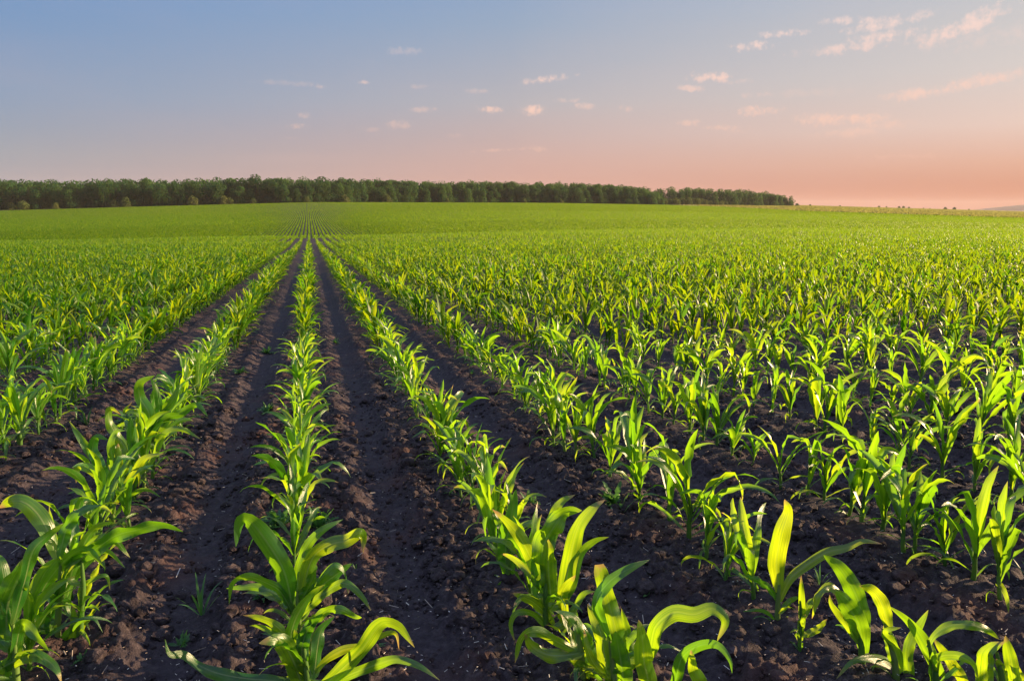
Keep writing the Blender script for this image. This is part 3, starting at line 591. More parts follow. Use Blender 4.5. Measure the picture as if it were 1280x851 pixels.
# plants at the front of the field, leaf by leaf: (view, midrib points, width, tilt, depth drift along the leaf)
FRONT = [
 dict(base=(377, 806), stalk=[(377, 806), (374, 780), (372, 758), (372, 738)], label='maize plant with a big left leaf hooking over', leaves=[
  (2, [(640, 500), (600, 330), (520, 190), (440, 88), (388, 82), (365, 205)], 104, 10, -.02), (2, [(650, 540), (585, 430), (525, 385), (420, 350), (350, 385), (332, 485)], 50, 30, -.05),
  (2, [(650, 540), (570, 440), (470, 398), (390, 400), (318, 405)], 42, 20, .05), (2, [(660, 540), (625, 440), (600, 290)], 92, 0, 0.03),
  (3, [(120, 460), (128, 310), (170, 200), (240, 125), (342, 72)], 52, 15, .05), (3, [(135, 480), (190, 270), (280, 195), (360, 175), (420, 138), (440, 160), (438, 238)], 78, 10, .03),
  (3, [(140, 500), (225, 405), (300, 345), (385, 285)], 84, 20, .04), (3, [(110, 560), (200, 470), (300, 395), (360, 382), (430, 440), (476, 512)], 48, 20, -.03),
  (3, [(130, 480), (165, 420), (205, 330), (215, 290)], 55, 30, .02), (3, [(130, 520), (190, 430), (235, 345), (300, 290), (350, 330), (368, 430)], 34, 40, .05)]),
 dict(base=(388, 872), stalk=[(388, 872), (384, 848), (380, 815), (378, 790)], label='lush maize plant with many broad arching leaves', leaves=[
  (3, [(150, 700), (190, 590), (262, 515), (330, 508), (400, 540), (432, 545)], 50, 25, -.02), (2, [(660, 720), (570, 595), (480, 550), (398, 533)], 46, 20, .03),
  (2, [(690, 880), (640, 750), (590, 665), (540, 655), (476, 668)], 112, 5, -.08), (3, [(150, 840), (145, 690), (180, 590), (245, 525)], 72, 0, 0),
  (3, [(100, 800), (90, 660), (115, 550), (185, 440), (255, 385)], 66, 20, .03), (3, [(235, 880), (330, 800), (430, 700), (510, 590), (560, 570), (610, 588), (640, 625), (686, 688)], 84, 10, -.05),
  (3, [(260, 860), (420, 800), (510, 768), (600, 745), (700, 772), (808, 846)], 56, 10, -.1), (3, [(190, 850), (250, 760), (340, 705), (430, 685), (510, 640), (590, 622), (612, 700)], 46, 30, .04),
  (2, [(700, 880), (560, 850), (420, 838), (290, 815), (190, 775), (110, 722), (48, 718), (24, 648)], 66, 15, -.08), (3, [(200, 820), (220, 680), (240, 600), (300, 540)], 70, 20, .05),
  (3, [(150, 840), (160, 740), (120, 660), (110, 600)], 60, 30, .02)]),
 dict(base=(22, 872), stalk=[(22, 872), (20, 840), (18, 800), (16, 780)], label='maize plant with one very broad upright leaf', leaves=[
  (1, [(30, 640), (35, 520), (75, 420), (108, 325)], 118, 5, 0), (1, [(70, 560), (105, 430), (140, 300), (200, 238), (275, 180)], 58, 20, .04), (1, [(-20, 820), (60, 765), (140, 742), (205, 765), (245, 810), (262, 860)], 64, 10, -.06),
  (1, [(60, 760), (92, 610), (150, 655), (208, 724)], 56, 20, -.03), (1, [(30, 700), (0, 600), (-40, 500)], 80, 10, 0), (1, [(60, 660), (20, 430), (0, 340), (-40, 320)], 60, 10, .05), (1, [(40, 840), (60, 720), (30, 690), (-20, 660)], 50, 20, .02)]),
 dict(base=(70, 808), stalk=[(70, 808), (72, 780), (74, 750), (76, 700)], label='maize plant with long arching leaves', leaves=[
  (1, [(245, 330), (210, 230), (165, 150), (110, 98), (55, 88), (-5, 118)], 78, 15, .02), (1, [(250, 330), (282, 205), (340, 130), (432, 103)], 54, 20, .05), (1, [(150, 600), (175, 480), (240, 380), (320, 305), (380, 300), (442, 370)], 62, 15, -.02),
  (1, [(225, 740), (215, 580), (255, 470), (290, 370)], 48, 10, 0), (1, [(150, 620), (150, 500), (200, 380), (280, 320)], 80, 5, .03), (1, [(215, 690), (170, 620), (130, 560), (110, 480)], 50, 25, .03)]),
 dict(base=(98, 806), stalk=[(98, 806), (101, 770), (104, 735), (102, 700)], label='slim maize plant with a long sideways leaf', leaves=[
  (1, [(290, 360), (400, 295), (490, 235), (590, 208), (640, 192), (700, 190), (776, 218)], 66, 15, .02), (1, [(320, 340), (390, 262), (470, 242), (552, 328)], 34, 20, .02), (1, [(240, 730), (285, 650), (350, 597), (400, 588), (436, 645)], 28, 20, -.03),
  (1, [(345, 600), (340, 470), (395, 420), (450, 405), (467, 465)], 24, 20, .02), (1, [(300, 420), (330, 330), (380, 230), (430, 190), (500, 180)], 44, 20, .03), (1, [(290, 560), (290, 480), (330, 400), (440, 300), (530, 370)], 34, 30, .03),
  (1, [(330, 700), (350, 620), (390, 560), (425, 512)], 26, 20, 0), (1, [(240, 700), (310, 670), (310, 520)], 44, 10, -.02)]),
 dict(base=(140, 668), stalk=[(140, 668), (141, 645), (143, 625), (146, 605)], label='maize plant with a rolled leaf hooking over', leaves=[
  (8, [(240, 720), (170, 545), (138, 470), (160, 410), (214, 424)], 58, 15, .02), (8, [(235, 760), (200, 660), (140, 575), (70, 555), (58, 632)], 54, 20, .02), (8, [(260, 660), (245, 560), (225, 450), (250, 385), (300, 378)], 46, 20, .02), (8, [(240, 740), (300, 650), (380, 520), (486, 488)], 46, 20, -.02), (8, [(240, 800), (330, 690), (400, 665), (468, 700)], 22, 20, -.02), (8, [(250, 700), (260, 560), (262, 440)], 52, 10, 0), (8, [(240, 760), (130, 730), (60, 780), (0, 850)], 34, 20, -.02)]),
 dict(base=(166, 634), stalk=[(166, 634), (168, 612), (170, 592), (172, 575)], label='maize plant with two upright leaf tips', leaves=[
  (8, [(340, 560), (300, 470), (225, 350), (222, 275), (275, 300)], 50, 15, .02), (8, [(345, 540), (325, 430), (322, 310)], 44, 10, 0), (8, [(345, 600), (345, 470), (345, 350)], 40, 20, .02), (8, [(350, 600), (420, 530), (480, 400), (560, 370), (662, 420)], 34, 20, .0), (8, [(350, 620), (300, 560), (240, 470), (250, 420)], 50, 20, .02)]),
 dict(base=(190, 606), stalk=[(190, 606), (191, 588), (192, 570), (192, 556)], label='maize plant with tall curling leaves', leaves=[
  (8, [(420, 380), (408, 290), (368, 220), (368, 150), (438, 114)], 56, 15, .02), (8, [(425, 420), (460, 300), (450, 200), (418, 120)], 38, 20, 0), (8, [(430, 440), (480, 330), (560, 300), (640, 255), (696, 310)], 42, 20, 0), (8, [(430, 440), (440, 330), (520, 240), (560, 150)], 46, 15, .02), (8, [(420, 460), (350, 300), (290, 290), (330, 240)], 30, 20, .02), (8, [(430, 420), (490, 320), (500, 220)], 52, 15, .02)]),
 dict(base=(684, 800), stalk=[(684, 800), (682, 770), (682, 740), (684, 700)], label='robust maize plant with wide upright leaves', leaves=[
  (4, [(275, 460), (225, 350), (150, 215), (52, 122)], 62, 10, .02), (4, [(270, 480), (265, 300), (315, 195), (365, 135), (432, 128)], 104, 10, .02), (4, [(300, 500), (290, 380), (290, 250)], 80, 0, -.02), (4, [(345, 520), (380, 330), (420, 190), (485, 112), (530, 82)], 78, 10, .02),
  (4, [(300, 330), (310, 160), (345, 92), (402, 62)], 46, 10, .05), (4, [(370, 480), (425, 320), (480, 262), (546, 240)], 52, 20, .03), (4, [(350, 600), (350, 480), (405, 402)], 56, 10, -.03), (4, [(300, 640), (230, 568), (160, 560), (130, 610), (147, 685)], 30, 20, -.04),
  (4, [(300, 600), (230, 520), (138, 478)], 50, 30, -.02), (4, [(240, 480), (232, 400), (220, 330)], 40, 0, 0), (4, [(350, 640), (400, 540), (440, 480), (490, 470)], 40, 30, .04)]),
 dict(base=(636, 738), stalk=[(636, 738), (635, 720), (635, 700), (636, 680)], label='slender maize plant with a pointed upright leaf', leaves=[
  (4, [(120, 430), (108, 300), (128, 180), (153, 38)], 78, 5, 0), (4, [(125, 330), (168, 205), (210, 180), (232, 190), (247, 245)], 34, 20, .03), (4, [(115, 290), (85, 195), (48, 118)], 32, 20, .02), (4, [(120, 440), (90, 490), (70, 460), (92, 425)], 16, 30, -.02), (4, [(130, 400), (150, 340), (162, 380)], 22, 20, -.02), (4, [(120, 400), (100, 330), (60, 290), (20, 250)], 26, 30, .02)]),
 dict(base=(772, 878), stalk=[(772, 878), (768, 850), (765, 820), (762, 800)], label='big maize plant with a long arching right leaf', leaves=[
  (5, [(180, 760), (150, 600), (105, 430), (72, 290)], 104, 5, .02, True), (5, [(190, 880), (175, 740), (150, 610)], 104, 5, -.04), (5, [(300, 880), (290, 760), (282, 660), (262, 555)], 104, 10, -.05), (5, [(300, 720), (345, 590), (430, 522), (530, 530), (620, 502), (680, 560), (640, 660)], 88, 15, -.03),
  (5, [(400, 900), (470, 740), (550, 682), (640, 676), (700, 745), (713, 812)], 64, 15, -.08), (5, [(540, 900), (525, 790), (515, 700)], 84, 5, -.08), (5, [(300, 700), (400, 680), (480, 712)], 28, 20, .02), (5, [(60, 480), (110, 385), (200, 318), (316, 266)], 62, 20, .06),
  (5, [(110, 800), (80, 620), (18, 478)], 84, 10, .02), (5, [(230, 780), (220, 660), (180, 500)], 50, 20, .04), (5, [(170, 880), (60, 780), (20, 700), (0, 600)], 46, 20, 0)]),
 dict(base=(730, 860), stalk=[(730, 860), (728, 830), (724, 800), (720, 775)], label='low spreading maize plant between two bigger ones', leaves=[
  (4, [(480, 760), (440, 650), (385, 575), (318, 554)], 58, 15, 0), (4, [(440, 720), (400, 735), (300, 740), (225, 705), (188, 650)], 62, 20, -.04), (4, [(400, 720), (320, 680), (240, 642), (180, 665), (148, 775)], 48, 15, -.05), (4, [(480, 860), (430, 790), (360, 750)], 50, 20, -.04),
  (4, [(440, 820), (400, 690), (340, 560)], 40, 30, .03), (4, [(500, 800), (460, 740), (440, 700)], 60, 10, .02)]),
 dict(base=(972, 787), stalk=[(972, 787), (972, 765), (973, 745), (974, 730)], label='maize plant with one tall glowing blade', leaves=[
  (6, [(165, 520), (150, 385), (172, 250), (203, 145), (188, 88)], 88, 5, 0), (6, [(165, 560), (215, 455), (300, 385), (385, 333), (470, 312), (550, 280), (640, 294)], 48, 10, .02), (6, [(150, 560), (118, 505), (60, 462), (0, 440)], 36, 25, 0), (6, [(152, 660), (105, 612), (55, 600), (-5, 606)], 20, 20, -.02),
  (6, [(168, 615), (210, 562), (262, 538)], 32, 20, .02), (6, [(160, 700), (140, 730), (110, 770)], 16, 20, -.03), (6, [(165, 670), (185, 640), (205, 630)], 14, 20, 0)]),
 dict(base=(999, 822), stalk=[(999, 822), (1000, 795), (1001, 770), (1001, 750)], label='thin small maize plant between two big ones', leaves=[
  (6, [(265, 740), (268, 600), (264, 440)], 34, 10, 0), (6, [(280, 715), (340, 690), (386, 640)], 38, 15, .02), (6, [(265, 700), (235, 690), (212, 705)], 14, 20, 0), (6, [(275, 640), (300, 580), (330, 540)], 36, 15, 0), (6, [(270, 720), (262, 660), (285, 620)], 34, 10, -.01), (6, [(258, 800), (262, 770), (272, 750)], 22, 10, -.01)]),
 dict(base=(1079, 838), stalk=[(1079, 838), (1077, 810), (1075, 780), (1070, 755)], label='maize plant with broad leaves arching over', leaves=[
  (6, [(560, 720), (530, 560), (455, 420), (368, 345)], 92, 10, 0), (6, [(555, 800), (525, 660), (470, 570), (425, 512)], 100, 5, -.03), (6, [(530, 760), (455, 645), (405, 575), (396, 528)], 38, 20, .03), (6, [(540, 600), (440, 522), (390, 492), (342, 535), (314, 640)], 46, 20, -.02),
  (7, [(470, 850), (370, 765), (280, 740), (180, 758), (102, 840)], 62, 15, -.08), (7, [(240, 700), (250, 600), (275, 560)], 50, 10, .02)]),
 dict(base=(1122, 856), stalk=[(1122, 856), (1119, 830), (1112, 800), (1106, 780)], label='maize plant with two long ribbon leaves', leaves=[
  (7, [(375, 600), (330, 455), (280, 392), (218, 368)], 74, 10, .02), (7, [(620, 880), (560, 690), (480, 565), (368, 472)], 76, 10, .02), (7, [(470, 860), (470, 680), (566, 492)], 62, 15, .02), (7, [(400, 780), (380, 660), (340, 570)], 70, 10, .02), (7, [(420, 800), (400, 700), (350, 600), (430, 580)], 60, 20, -.02)]),
 dict(base=(1172, 880), stalk=[(1172, 880), (1170, 850), (1166, 825), (1160, 800)], label='maize plant with a wavy blade pointing sideways', leaves=[
  (7, [(560, 680), (600, 615), (680, 570), (780, 568), (860, 592), (925, 640)], 52, 15, .03), (7, [(740, 880), (690, 770), (590, 630)], 66, 15, 0), (7, [(600, 880), (610, 745), (700, 722), (785, 762), (818, 838)], 50, 15, -.04), (7, [(590, 860), (590, 760), (600, 690)], 44, 10, -.02)]),
 dict(base=(1256, 886), stalk=[(1256, 886), (1254, 860), (1250, 835), (1246, 815)], label='bright stiff-leaved maize plant by the corner', leaves=[
  (7, [(860, 880), (850, 760), (872, 690), (952, 652)], 92, 5, 0), (7, [(1000, 880), (985, 760), (955, 620)], 74, 0, 0), (7, [(960, 860), (930, 775), (908, 738)], 44, 15, -.02), (7, [(1040, 860), (1020, 800), (1010, 750)], 44, 10, 0)]),
]
def traced_plant(spec, gi):
    g = np.random.default_rng(900 + gi)
    B = unproject_ground(*spec['base']); d0 = cam_depth(B)
    root = bpy.data.objects.new('corn_plant', None); COL.objects.link(root); root.location = B; root.rotation_euler = (0, 0, 0)
    tag(root, spec['label'], 'corn plant', 'young maize plants standing in rows')
    fwv = dir_of(640, 425.5)[0]; fwh = np.array([math.sin(YAW), math.cos(YAW), 0.0])
    def wp(px, py, off):   # a point on the upright plane through the plant, pushed away by off metres
        D_ = dir_of(px, py)[0]; t = ((B - EYE) @ fwh + off) / (D_ @ fwh); return EYE + D_ * t
    sp = np.array([wp(x, y, 0) for x, y in spec['stalk']]) - B
    sp = smooth_path(np.vstack([[0, 0, -.03], sp[1:]]), 9)
    V, Q, U = tube(sp, np.interp(np.linspace(0, 1, 9), [0, .2, .7, 1], [.0095, .010, .008, .004]) * (.55 if 'thin small' in spec['label'] else .9), 10)
    obj('stalk', mesh_quads('stalk', V, Q, U, np.full(len(V), g.uniform(.2, .6)), mat=M_STALK), root)
    top = sp[-1]
    for lf in spec['leaves']:
        vw, pts, wz, tilt, drift = lf[:5]; blunt = len(lf) > 5
        ox, oy, sc = VIEWS[vw]; px = [(ox + a / sc, oy + b / sc) for a, b in pts]; n0 = len(px)
        L = np.linspace(0, 1, n0); off0 = g.uniform(-.015, .015)
        P = np.array([wp(a, b, off0 * l + drift * l + g.uniform(-.012, .012) * l) for (a, b), l in zip(px, L)]) - B
        # join to the stalk: nearest stalk point not higher than the first traced point
        k = np.argmin(np.linalg.norm(sp - P[0], axis=1)); A = sp[k]
        if np.linalg.norm(A - P[0]) > .012: P = np.vstack([A, P])
        P = smooth_path(P, 40); P[:, 2] = np.maximum(P[:, 2], .005)
        T = norm(np.gradient(P, axis=0)); view = norm(P + B - EYE); S = norm(np.cross(T, view)); Nn = np.cross(S, T)
        # keep the side vector continuous round hooks
        for i in range(1, len(S)):
            if S[i] @ S[i - 1] < 0: S[i] = -S[i]
        tl = R(tilt) * (1 if g.uniform() < .5 else -1); tw = tl + np.linspace(-.25, .35, len(P)) * g.choice([-1, 1])
        S = norm(S * np.cos(tw)[:, None] + np.cross(T, S) * np.sin(tw)[:, None])
        v = np.linspace(0, 1, len(P)); dd = ((B - EYE) @ fwh) + drift * v
        hw = .5 * wz / sc / FPX * dd * 1.03 * width_profile(v, blunt=blunt, base=.42)
        V, Q, U = ribbon(P, S, hw, 5, .32, g.uniform(.2, .55), g.uniform(1.5, 4.5), g.uniform(0, 6))
        if blunt: U = U.copy(); 
        obj('leaf', mesh_quads('leaf', V, Q, U, np.full(len(V), g.uniform(.1, .95)), mat=M_LEAF), root)
    hs = max(float(top[2]), .06); small_ = 'thin small' in spec['label'] or 'slender' in spec['label']
    n_x = 2 if (small_ or spec['base'][0] > 900) else 8
    for i in range(n_x):
        f = .6 * i / n_x; fs = .55 if n_x == 2 else .85
        l = gen_leaf(g, g.uniform(0, 6.28), R(40 + 40 * f + g.normal() * 8), fs * (.13 + .15 * f) * g.uniform(.8, 1.15), fs * (.013 + .024 * f), R(110 - 70 * f + g.normal() * 20), hs * (.1 + .8 * f), 18, 5, g.uniform(.2, .5), .4, g.uniform(1.3, 2.6), g.normal() * .8)
        k = np.argmin(np.abs(sp[:, 2] - hs * (.1 + .8 * f))); V = l[0] + np.array([sp[k, 0], sp[k, 1], 0])
        obj('leaf', mesh_quads('leaf', V, l[1], l[2], np.full(len(V), g.uniform(.1, .95)), mat=M_LEAF), root)
    return root
TRACED = [traced_plant(sp_, gi) for gi, sp_ in enumerate(FRONT)]

# ---- prototypes for the near plants (with parts) and the rest
PROTO = []
for i in range(14):
    st, lv = gen_plant(100 + i, 14, 5, int(9 + i % 3), 1.0 + .04 * (i % 4))
    pm = [('stalk', mesh_quads('stalk', *st[:3], np.full(len(st[0]), .4), mat=M_STALK))]
    g = np.random.default_rng(i)
    for l in lv: pm.append(('leaf', mesh_quads('leaf', *l, np.full(len(l[0]), g.uniform(0, .6)), mat=M_LEAF)))
    V, Q, U, A = join([(st[0], st[1], st[2], .4)] + [(l[0], l[1], l[2], g.uniform(0, .6)) for l in lv])
    PROTO.append((pm, mesh_quads('corn_plant', V, Q, U, A, mat=M_LEAF)))
def lodproto(i, n, cross, nleaf, size, stalk=True):
    st, lv = gen_plant(500 + i, n, cross, nleaf, size); g = np.random.default_rng(i + 50)
    ps = [(l[0], l[1], l[2], g.uniform(0, .6)) for l in lv]
    if stalk: ps.append((st[0], st[1], st[2], .4))
    return join(ps)

# where plants stand
def row_plants(k, y0, y1, gap, g):
    n = int((y1 - y0) / gap); y = y0 + (np.arange(n) + g.uniform(-.32, .32, n)) * gap
    y = y[g.uniform(0, 1, n) > .05]
    return np.stack([np.full(len(y), row_x(k)) + g.normal(0, .018, len(y)), y], -1)
# explicit feet of plants read off the photograph for the two open rows
KNOWN = {2: [(763, 605), (743, 581), (720, 574), (706, 569), (692, 563), (790, 622), (800, 640), (836, 663), (860, 684), (882, 706), (906, 735), (942, 759)],
         3: [(941, 589), (976, 617), (1008, 627), (1029, 635), (1060, 655), (1076, 664), (1102, 674), (1128, 700), (1141, 702), (1180, 716), (1215, 737), (1248, 760)]}
STARTY = {-1: unproject_ground(172, 585)[1], 0: unproject_ground(374, 722)[1], 1: unproject_ground(612, 706)[1]}
pts = []
gR = np.random.default_rng(77)
for k, lst in KNOWN.items():
    for (px, py) in lst:
        B = unproject_ground(px, py); pts.append((B[0], B[1], k))
for k in range(-30, 60):
    if k in KNOWN: y0 = max(unproject_ground(*q)[1] for q in KNOWN[k]) + .14
    elif k in STARTY: y0 = STARTY[k]
    else: y0 = .2
    gap = {-1: .12, 0: .165, 1: .13, 2: .15}.get(k, .165 if k > 0 else .118)
    P = row_plants(k, y0, 24.0, gap, gR)
    for x, y in P: pts.append((x, y, k))
for yy, k in [(unproject_ground(112, 760)[1] + .02, -1), (unproject_ground(118, 720)[1], -1), (unproject_ground(60, 850)[1], -1), (unproject_ground(148, 655)[1], -1), (unproject_ground(132, 690)[1], -1), (unproject_ground(124, 712)[1], -1), (unproject_ground(138, 675)[1], -1), (unproject_ground(160, 620)[1], -1), (unproject_ground(180, 600)[1], -1), (unproject_ground(88, 790)[1] + .03, -1), (unproject_ground(662, 770)[1], 1), (unproject_ground(620, 715)[1], 1)]:
    pts.append((row_x(k) + gR.normal(0, .025), yy, k))
pts = np.array(pts)
zg = ground_z(pts[:, 0], pts[:, 1]); px, py, dep = project(np.stack([pts[:, 0], pts[:, 1], zg + .12], -1))
infr = (px > -45) & (px < 1325) & (py < 905) & (dep > .8)
order = np.argsort(dep + np.where(infr, 0, 1000))
sel = order[:300 - len(FRONT)]
selset = np.zeros(len(pts), bool); selset[sel] = True
ROWNAME = {0: 'the centre row', 1: 'first row right of centre', -1: 'first row left of centre', 2: 'second row right of centre', -2: 'second row left of centre', 3: 'third row right of centre', -3: 'third row left of centre',
           4: 'fourth row right of centre', 5: 'fifth row right of centre', 6: 'sixth row right of centre', 7: 'seventh row right of centre', 8: 'eighth row right of centre', 9: 'ninth row right of centre', 10: 'tenth row right of centre',
           -4: 'fourth row left of centre', -5: 'fifth row left of centre', -6: 'sixth row left of centre', -7: 'seventh row left of centre', -8: 'eighth row left of centre'}
ONES = ['', 'first', 'second', 'third', 'fourth', 'fifth', 'sixth', 'seventh', 'eighth', 'ninth', 'tenth', 'eleventh', 'twelfth', 'thirteenth', 'fourteenth', 'fifteenth', 'sixteenth', 'seventeenth', 'eighteenth', 'nineteenth']
TENS = {2: ('twentieth', 'twenty'), 3: ('thirtieth', 'thirty'), 4: ('fortieth', 'forty'), 5: ('fiftieth', 'fifty'), 6: ('sixtieth', 'sixty')}
def ordinal(n):
    if n < 20: return ONES[n]
    t, o = divmod(n, 10); return TENS[t][0] if o == 0 else TENS[t][1] + '-' + ONES[o]
every = [(int(pts[i, 2]), float(pts[i, 1]), int(i), None) for i in sel]
for t in TRACED:      # the leaf-by-leaf plants are counted in their rows together with the others
    k = min(NEAR_ROWS, key=lambda q: abs(NEAR_ROWS[q] - t.location.x)); every.append((k, float(t.location.y), -1, t))
rank, count = {}, {}
for k, yy, i, t in sorted(every, key=lambda e: (e[0], e[1])):
    count[k] = count.get(k, 0) + 1
    if t is None: rank[i] = count[k]
    else: t['label'] = f"{t['label']}, {ordinal(count[k])} in {ROWNAME[k]}"
bysel = sorted(sel, key=lambda i: dep[i])
for i in sorted(sel, key=lambda i: pts[i, 1]):
    k = int(pts[i, 2])
    lab = f'young maize plant, {ordinal(rank[int(i)])} from the camera in the {ROWNAME.get(k, "outer row").replace("the ", "")}'
    near_ = dep[i] < dep[bysel[min(110, len(bysel) - 1)]]
    g = np.random.default_rng(3000 + i); pi = int(g.integers(14))
    sz = g.uniform(.68, 1.05) * ({0: .90, -1: .95, 1: .92}.get(k, .98) if k >= -1 else 1.12)
    if g.uniform() < .14: sz *= .68
    loc = (pts[i, 0], pts[i, 1], zg[i] - .008); rot = (g.normal() * .07, g.normal() * .07, g.uniform(0, 6.28)); sc = (sz, sz, sz * g.uniform(.9, 1.1))
    if near_:
        e = bpy.data.objects.new('corn_plant', None); COL.objects.link(e); e.location = loc; e.rotation_euler = rot; e.scale = sc
        tag(e, lab, 'corn plant', 'young maize plants standing in rows')
        for nm, mm in PROTO[pi][0]:
            o = bpy.data.objects.new(nm, mm); COL.objects.link(o); o.parent = e
    else:
        o = obj('corn_plant', PROTO[pi][1], None, lab, 'corn plant', 'young maize plants standing in rows', loc=loc); o.rotation_euler = rot; o.scale = sc

# ---- the rest of the field as one mass
def scatter(protos, XY, size, g, out, off, zextra=0.0):
    ids = g.integers(0, len(protos), len(XY)); zz = ground_z(XY[:, 0], XY[:, 1]) - .008
    for p in range(len(protos)):
        s = np.where(ids == p)[0]
        if not len(s): continue
        V, Q, U, A = protos[p]; m = len(s); a = g.uniform(0, 6.28, m)
        sc = size * g.uniform(.68, 1.10, m) * np.where(g.uniform(0, 1, m) < .08, .7, 1)
        # broad patches where the stand is a little weaker or stronger
        sc = sc * (1 + .30 * fbm(XY[s, 0] / 9, XY[s, 1] / 14, 2, 31))
        ca, sa = np.cos(a)[:, None], np.sin(a)[:, None]; lx = g.normal(0, .08, (m, 1)); ly = g.normal(0, .08, (m, 1))
        x = V[None, :, 0] * ca - V[None, :, 1] * sa + lx * V[None, :, 2]; y = V[None, :, 0] * sa + V[None, :, 1] * ca + ly * V[None, :, 2]
        W_ = np.stack([x * sc[:, None] + XY[s, 0, None], y * sc[:, None] + XY[s, 1, None], V[None, :, 2] * sc[:, None] + zz[s, None]], -1).reshape(-1, 3)
        QQ = (Q[None] + (np.arange(m) * len(V))[:, None, None] + off).reshape(-1, 4)
        out[0].append(W_); out[1].append(QQ); out[2].append(np.tile(U, (m, 1))); out[3].append((A[None] + g.uniform(0, .4, m)[:, None]).ravel()); off += len(W_)
    return off
out = ([], [], [], []); off = 0
gS = np.random.default_rng(88)
L1 = [lodproto(i, 8, 3, 9, 1.03) for i in range(16)]
L2 = [lodproto(20 + i, 5, 2, 8, 1.03) for i in range(12)]
L3 = [lodproto(40 + i, 3, 2, 6, 1.02, False) for i in range(12)]
rest = pts[~selset][:, :2]
d_, u_ = du(rest[:, 0], rest[:, 1]); rr_ = np.hypot(rest[:, 0], rest[:, 1])
rest = rest[(d_ > .6) & (u_ > -1100) & (u_ < 2400) & (rr_ < 24) & (rr_ > 1.0)]
rest = rest[~((rest[:, 1] < 1.6) & (np.abs(rest[:, 0]) < 1.9))]
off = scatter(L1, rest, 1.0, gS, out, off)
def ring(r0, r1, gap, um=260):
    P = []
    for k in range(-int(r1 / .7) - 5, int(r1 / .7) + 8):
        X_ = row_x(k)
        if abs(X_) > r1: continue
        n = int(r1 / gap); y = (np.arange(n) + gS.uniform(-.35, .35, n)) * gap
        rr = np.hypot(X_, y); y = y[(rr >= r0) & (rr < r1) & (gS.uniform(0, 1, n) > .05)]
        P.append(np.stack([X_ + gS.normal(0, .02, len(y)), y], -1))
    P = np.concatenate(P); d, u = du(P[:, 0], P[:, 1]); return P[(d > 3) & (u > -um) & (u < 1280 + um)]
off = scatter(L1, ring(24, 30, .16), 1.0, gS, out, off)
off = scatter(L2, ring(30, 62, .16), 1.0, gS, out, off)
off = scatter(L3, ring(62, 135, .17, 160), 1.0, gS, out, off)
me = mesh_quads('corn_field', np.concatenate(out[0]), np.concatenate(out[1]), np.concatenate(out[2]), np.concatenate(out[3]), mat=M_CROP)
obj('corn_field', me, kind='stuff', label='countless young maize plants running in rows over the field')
del out
# far rows: broad tufts standing for a stretch of row each
def tuft(i, length, nq, w, h=.25, xs=.055):
    g = np.random.default_rng(700 + i); P = []
    for j in range(nq):
        y = g.uniform(-.5, .5) * length; x = g.normal(0, xs); a = g.uniform(0, 3.14); ln = g.uniform(.05, .15); az = g.uniform(0, 6.28); hh = h * g.uniform(.6, 1.05); z0 = g.uniform(0, .08)
        d = np.array([math.cos(a), math.sin(a), 0]) * w * g.uniform(.35, .65); t = np.array([math.cos(az) * ln, math.sin(az) * ln, hh]); b = np.array([x, y, z0])
        P.append(np.array([b - d * .6, b + d * .6, b + t + d * .7, b + t - d * .7]))
    V = np.concatenate(P); return V, np.arange(nq * 4).reshape(-1, 4), np.tile([.3, .4], (nq * 4, 1)), np.repeat(g.uniform(0, .6, nq), 4)
def place_tufts(protos, XY, g, out, off):
    ids = g.integers(0, len(protos), len(XY)); zz = macro(XY[:, 0], XY[:, 1])
    for p in range(len(protos)):
        q = np.where(ids == p)[0]; V, Q, U, A = protos[p]; m = len(q); fl = g.choice([-1, 1], (m, 1)); hs = g.uniform(.8, 1.1, (m, 1)) * (1 + .25 * fbm(XY[q, 0] / 12, XY[q, 1] / 30, 2, 31))[:, None]
        W_ = np.stack([V[None, :, 0] * fl + XY[q, 0, None], V[None, :, 1] * fl + XY[q, 1, None], V[None, :, 2] * hs + zz[q, None]], -1).reshape(-1, 3)
        out[0].append(W_); out[1].append((Q[None] + (np.arange(m) * len(V))[:, None, None] + off).reshape(-1, 4)); out[2].append(np.tile(U, (m, 1))); out[3].append((A[None] + g.uniform(0, .4, m)[:, None]).ravel()); off += len(W_)
    return off
def ring2(r0, r1, gap):
    P = []
    for X_ in ROWX[np.abs(ROWX) < r1 * .86]:
        y0 = math.sqrt(max(r0 ** 2 - X_ ** 2, 0)); y1 = math.sqrt(max(r1 ** 2 - X_ ** 2, 0)); n = int((y1 - y0) / gap)
        if n < 1: continue
        y = y0 + (np.arange(n) + gS.uniform(0, 1) + gS.uniform(-.2, .2, n)) * gap; P.append(np.stack([np.full(n, X_), y], -1))
    P = np.concatenate(P); d, u = du(P[:, 0], P[:, 1]); return P[(d > 3) & (u > -130) & (u < 1410) & (d < corn_edge(u))]
out = ([], [], [], []); off = 0
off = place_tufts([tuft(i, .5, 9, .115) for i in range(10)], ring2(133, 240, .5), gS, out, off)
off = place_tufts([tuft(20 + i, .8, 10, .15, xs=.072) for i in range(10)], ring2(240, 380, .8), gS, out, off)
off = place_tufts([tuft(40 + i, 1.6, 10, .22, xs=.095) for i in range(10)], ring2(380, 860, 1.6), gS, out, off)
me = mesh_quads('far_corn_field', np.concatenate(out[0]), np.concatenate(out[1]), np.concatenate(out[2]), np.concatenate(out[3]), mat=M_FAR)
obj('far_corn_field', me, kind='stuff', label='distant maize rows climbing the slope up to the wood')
del out

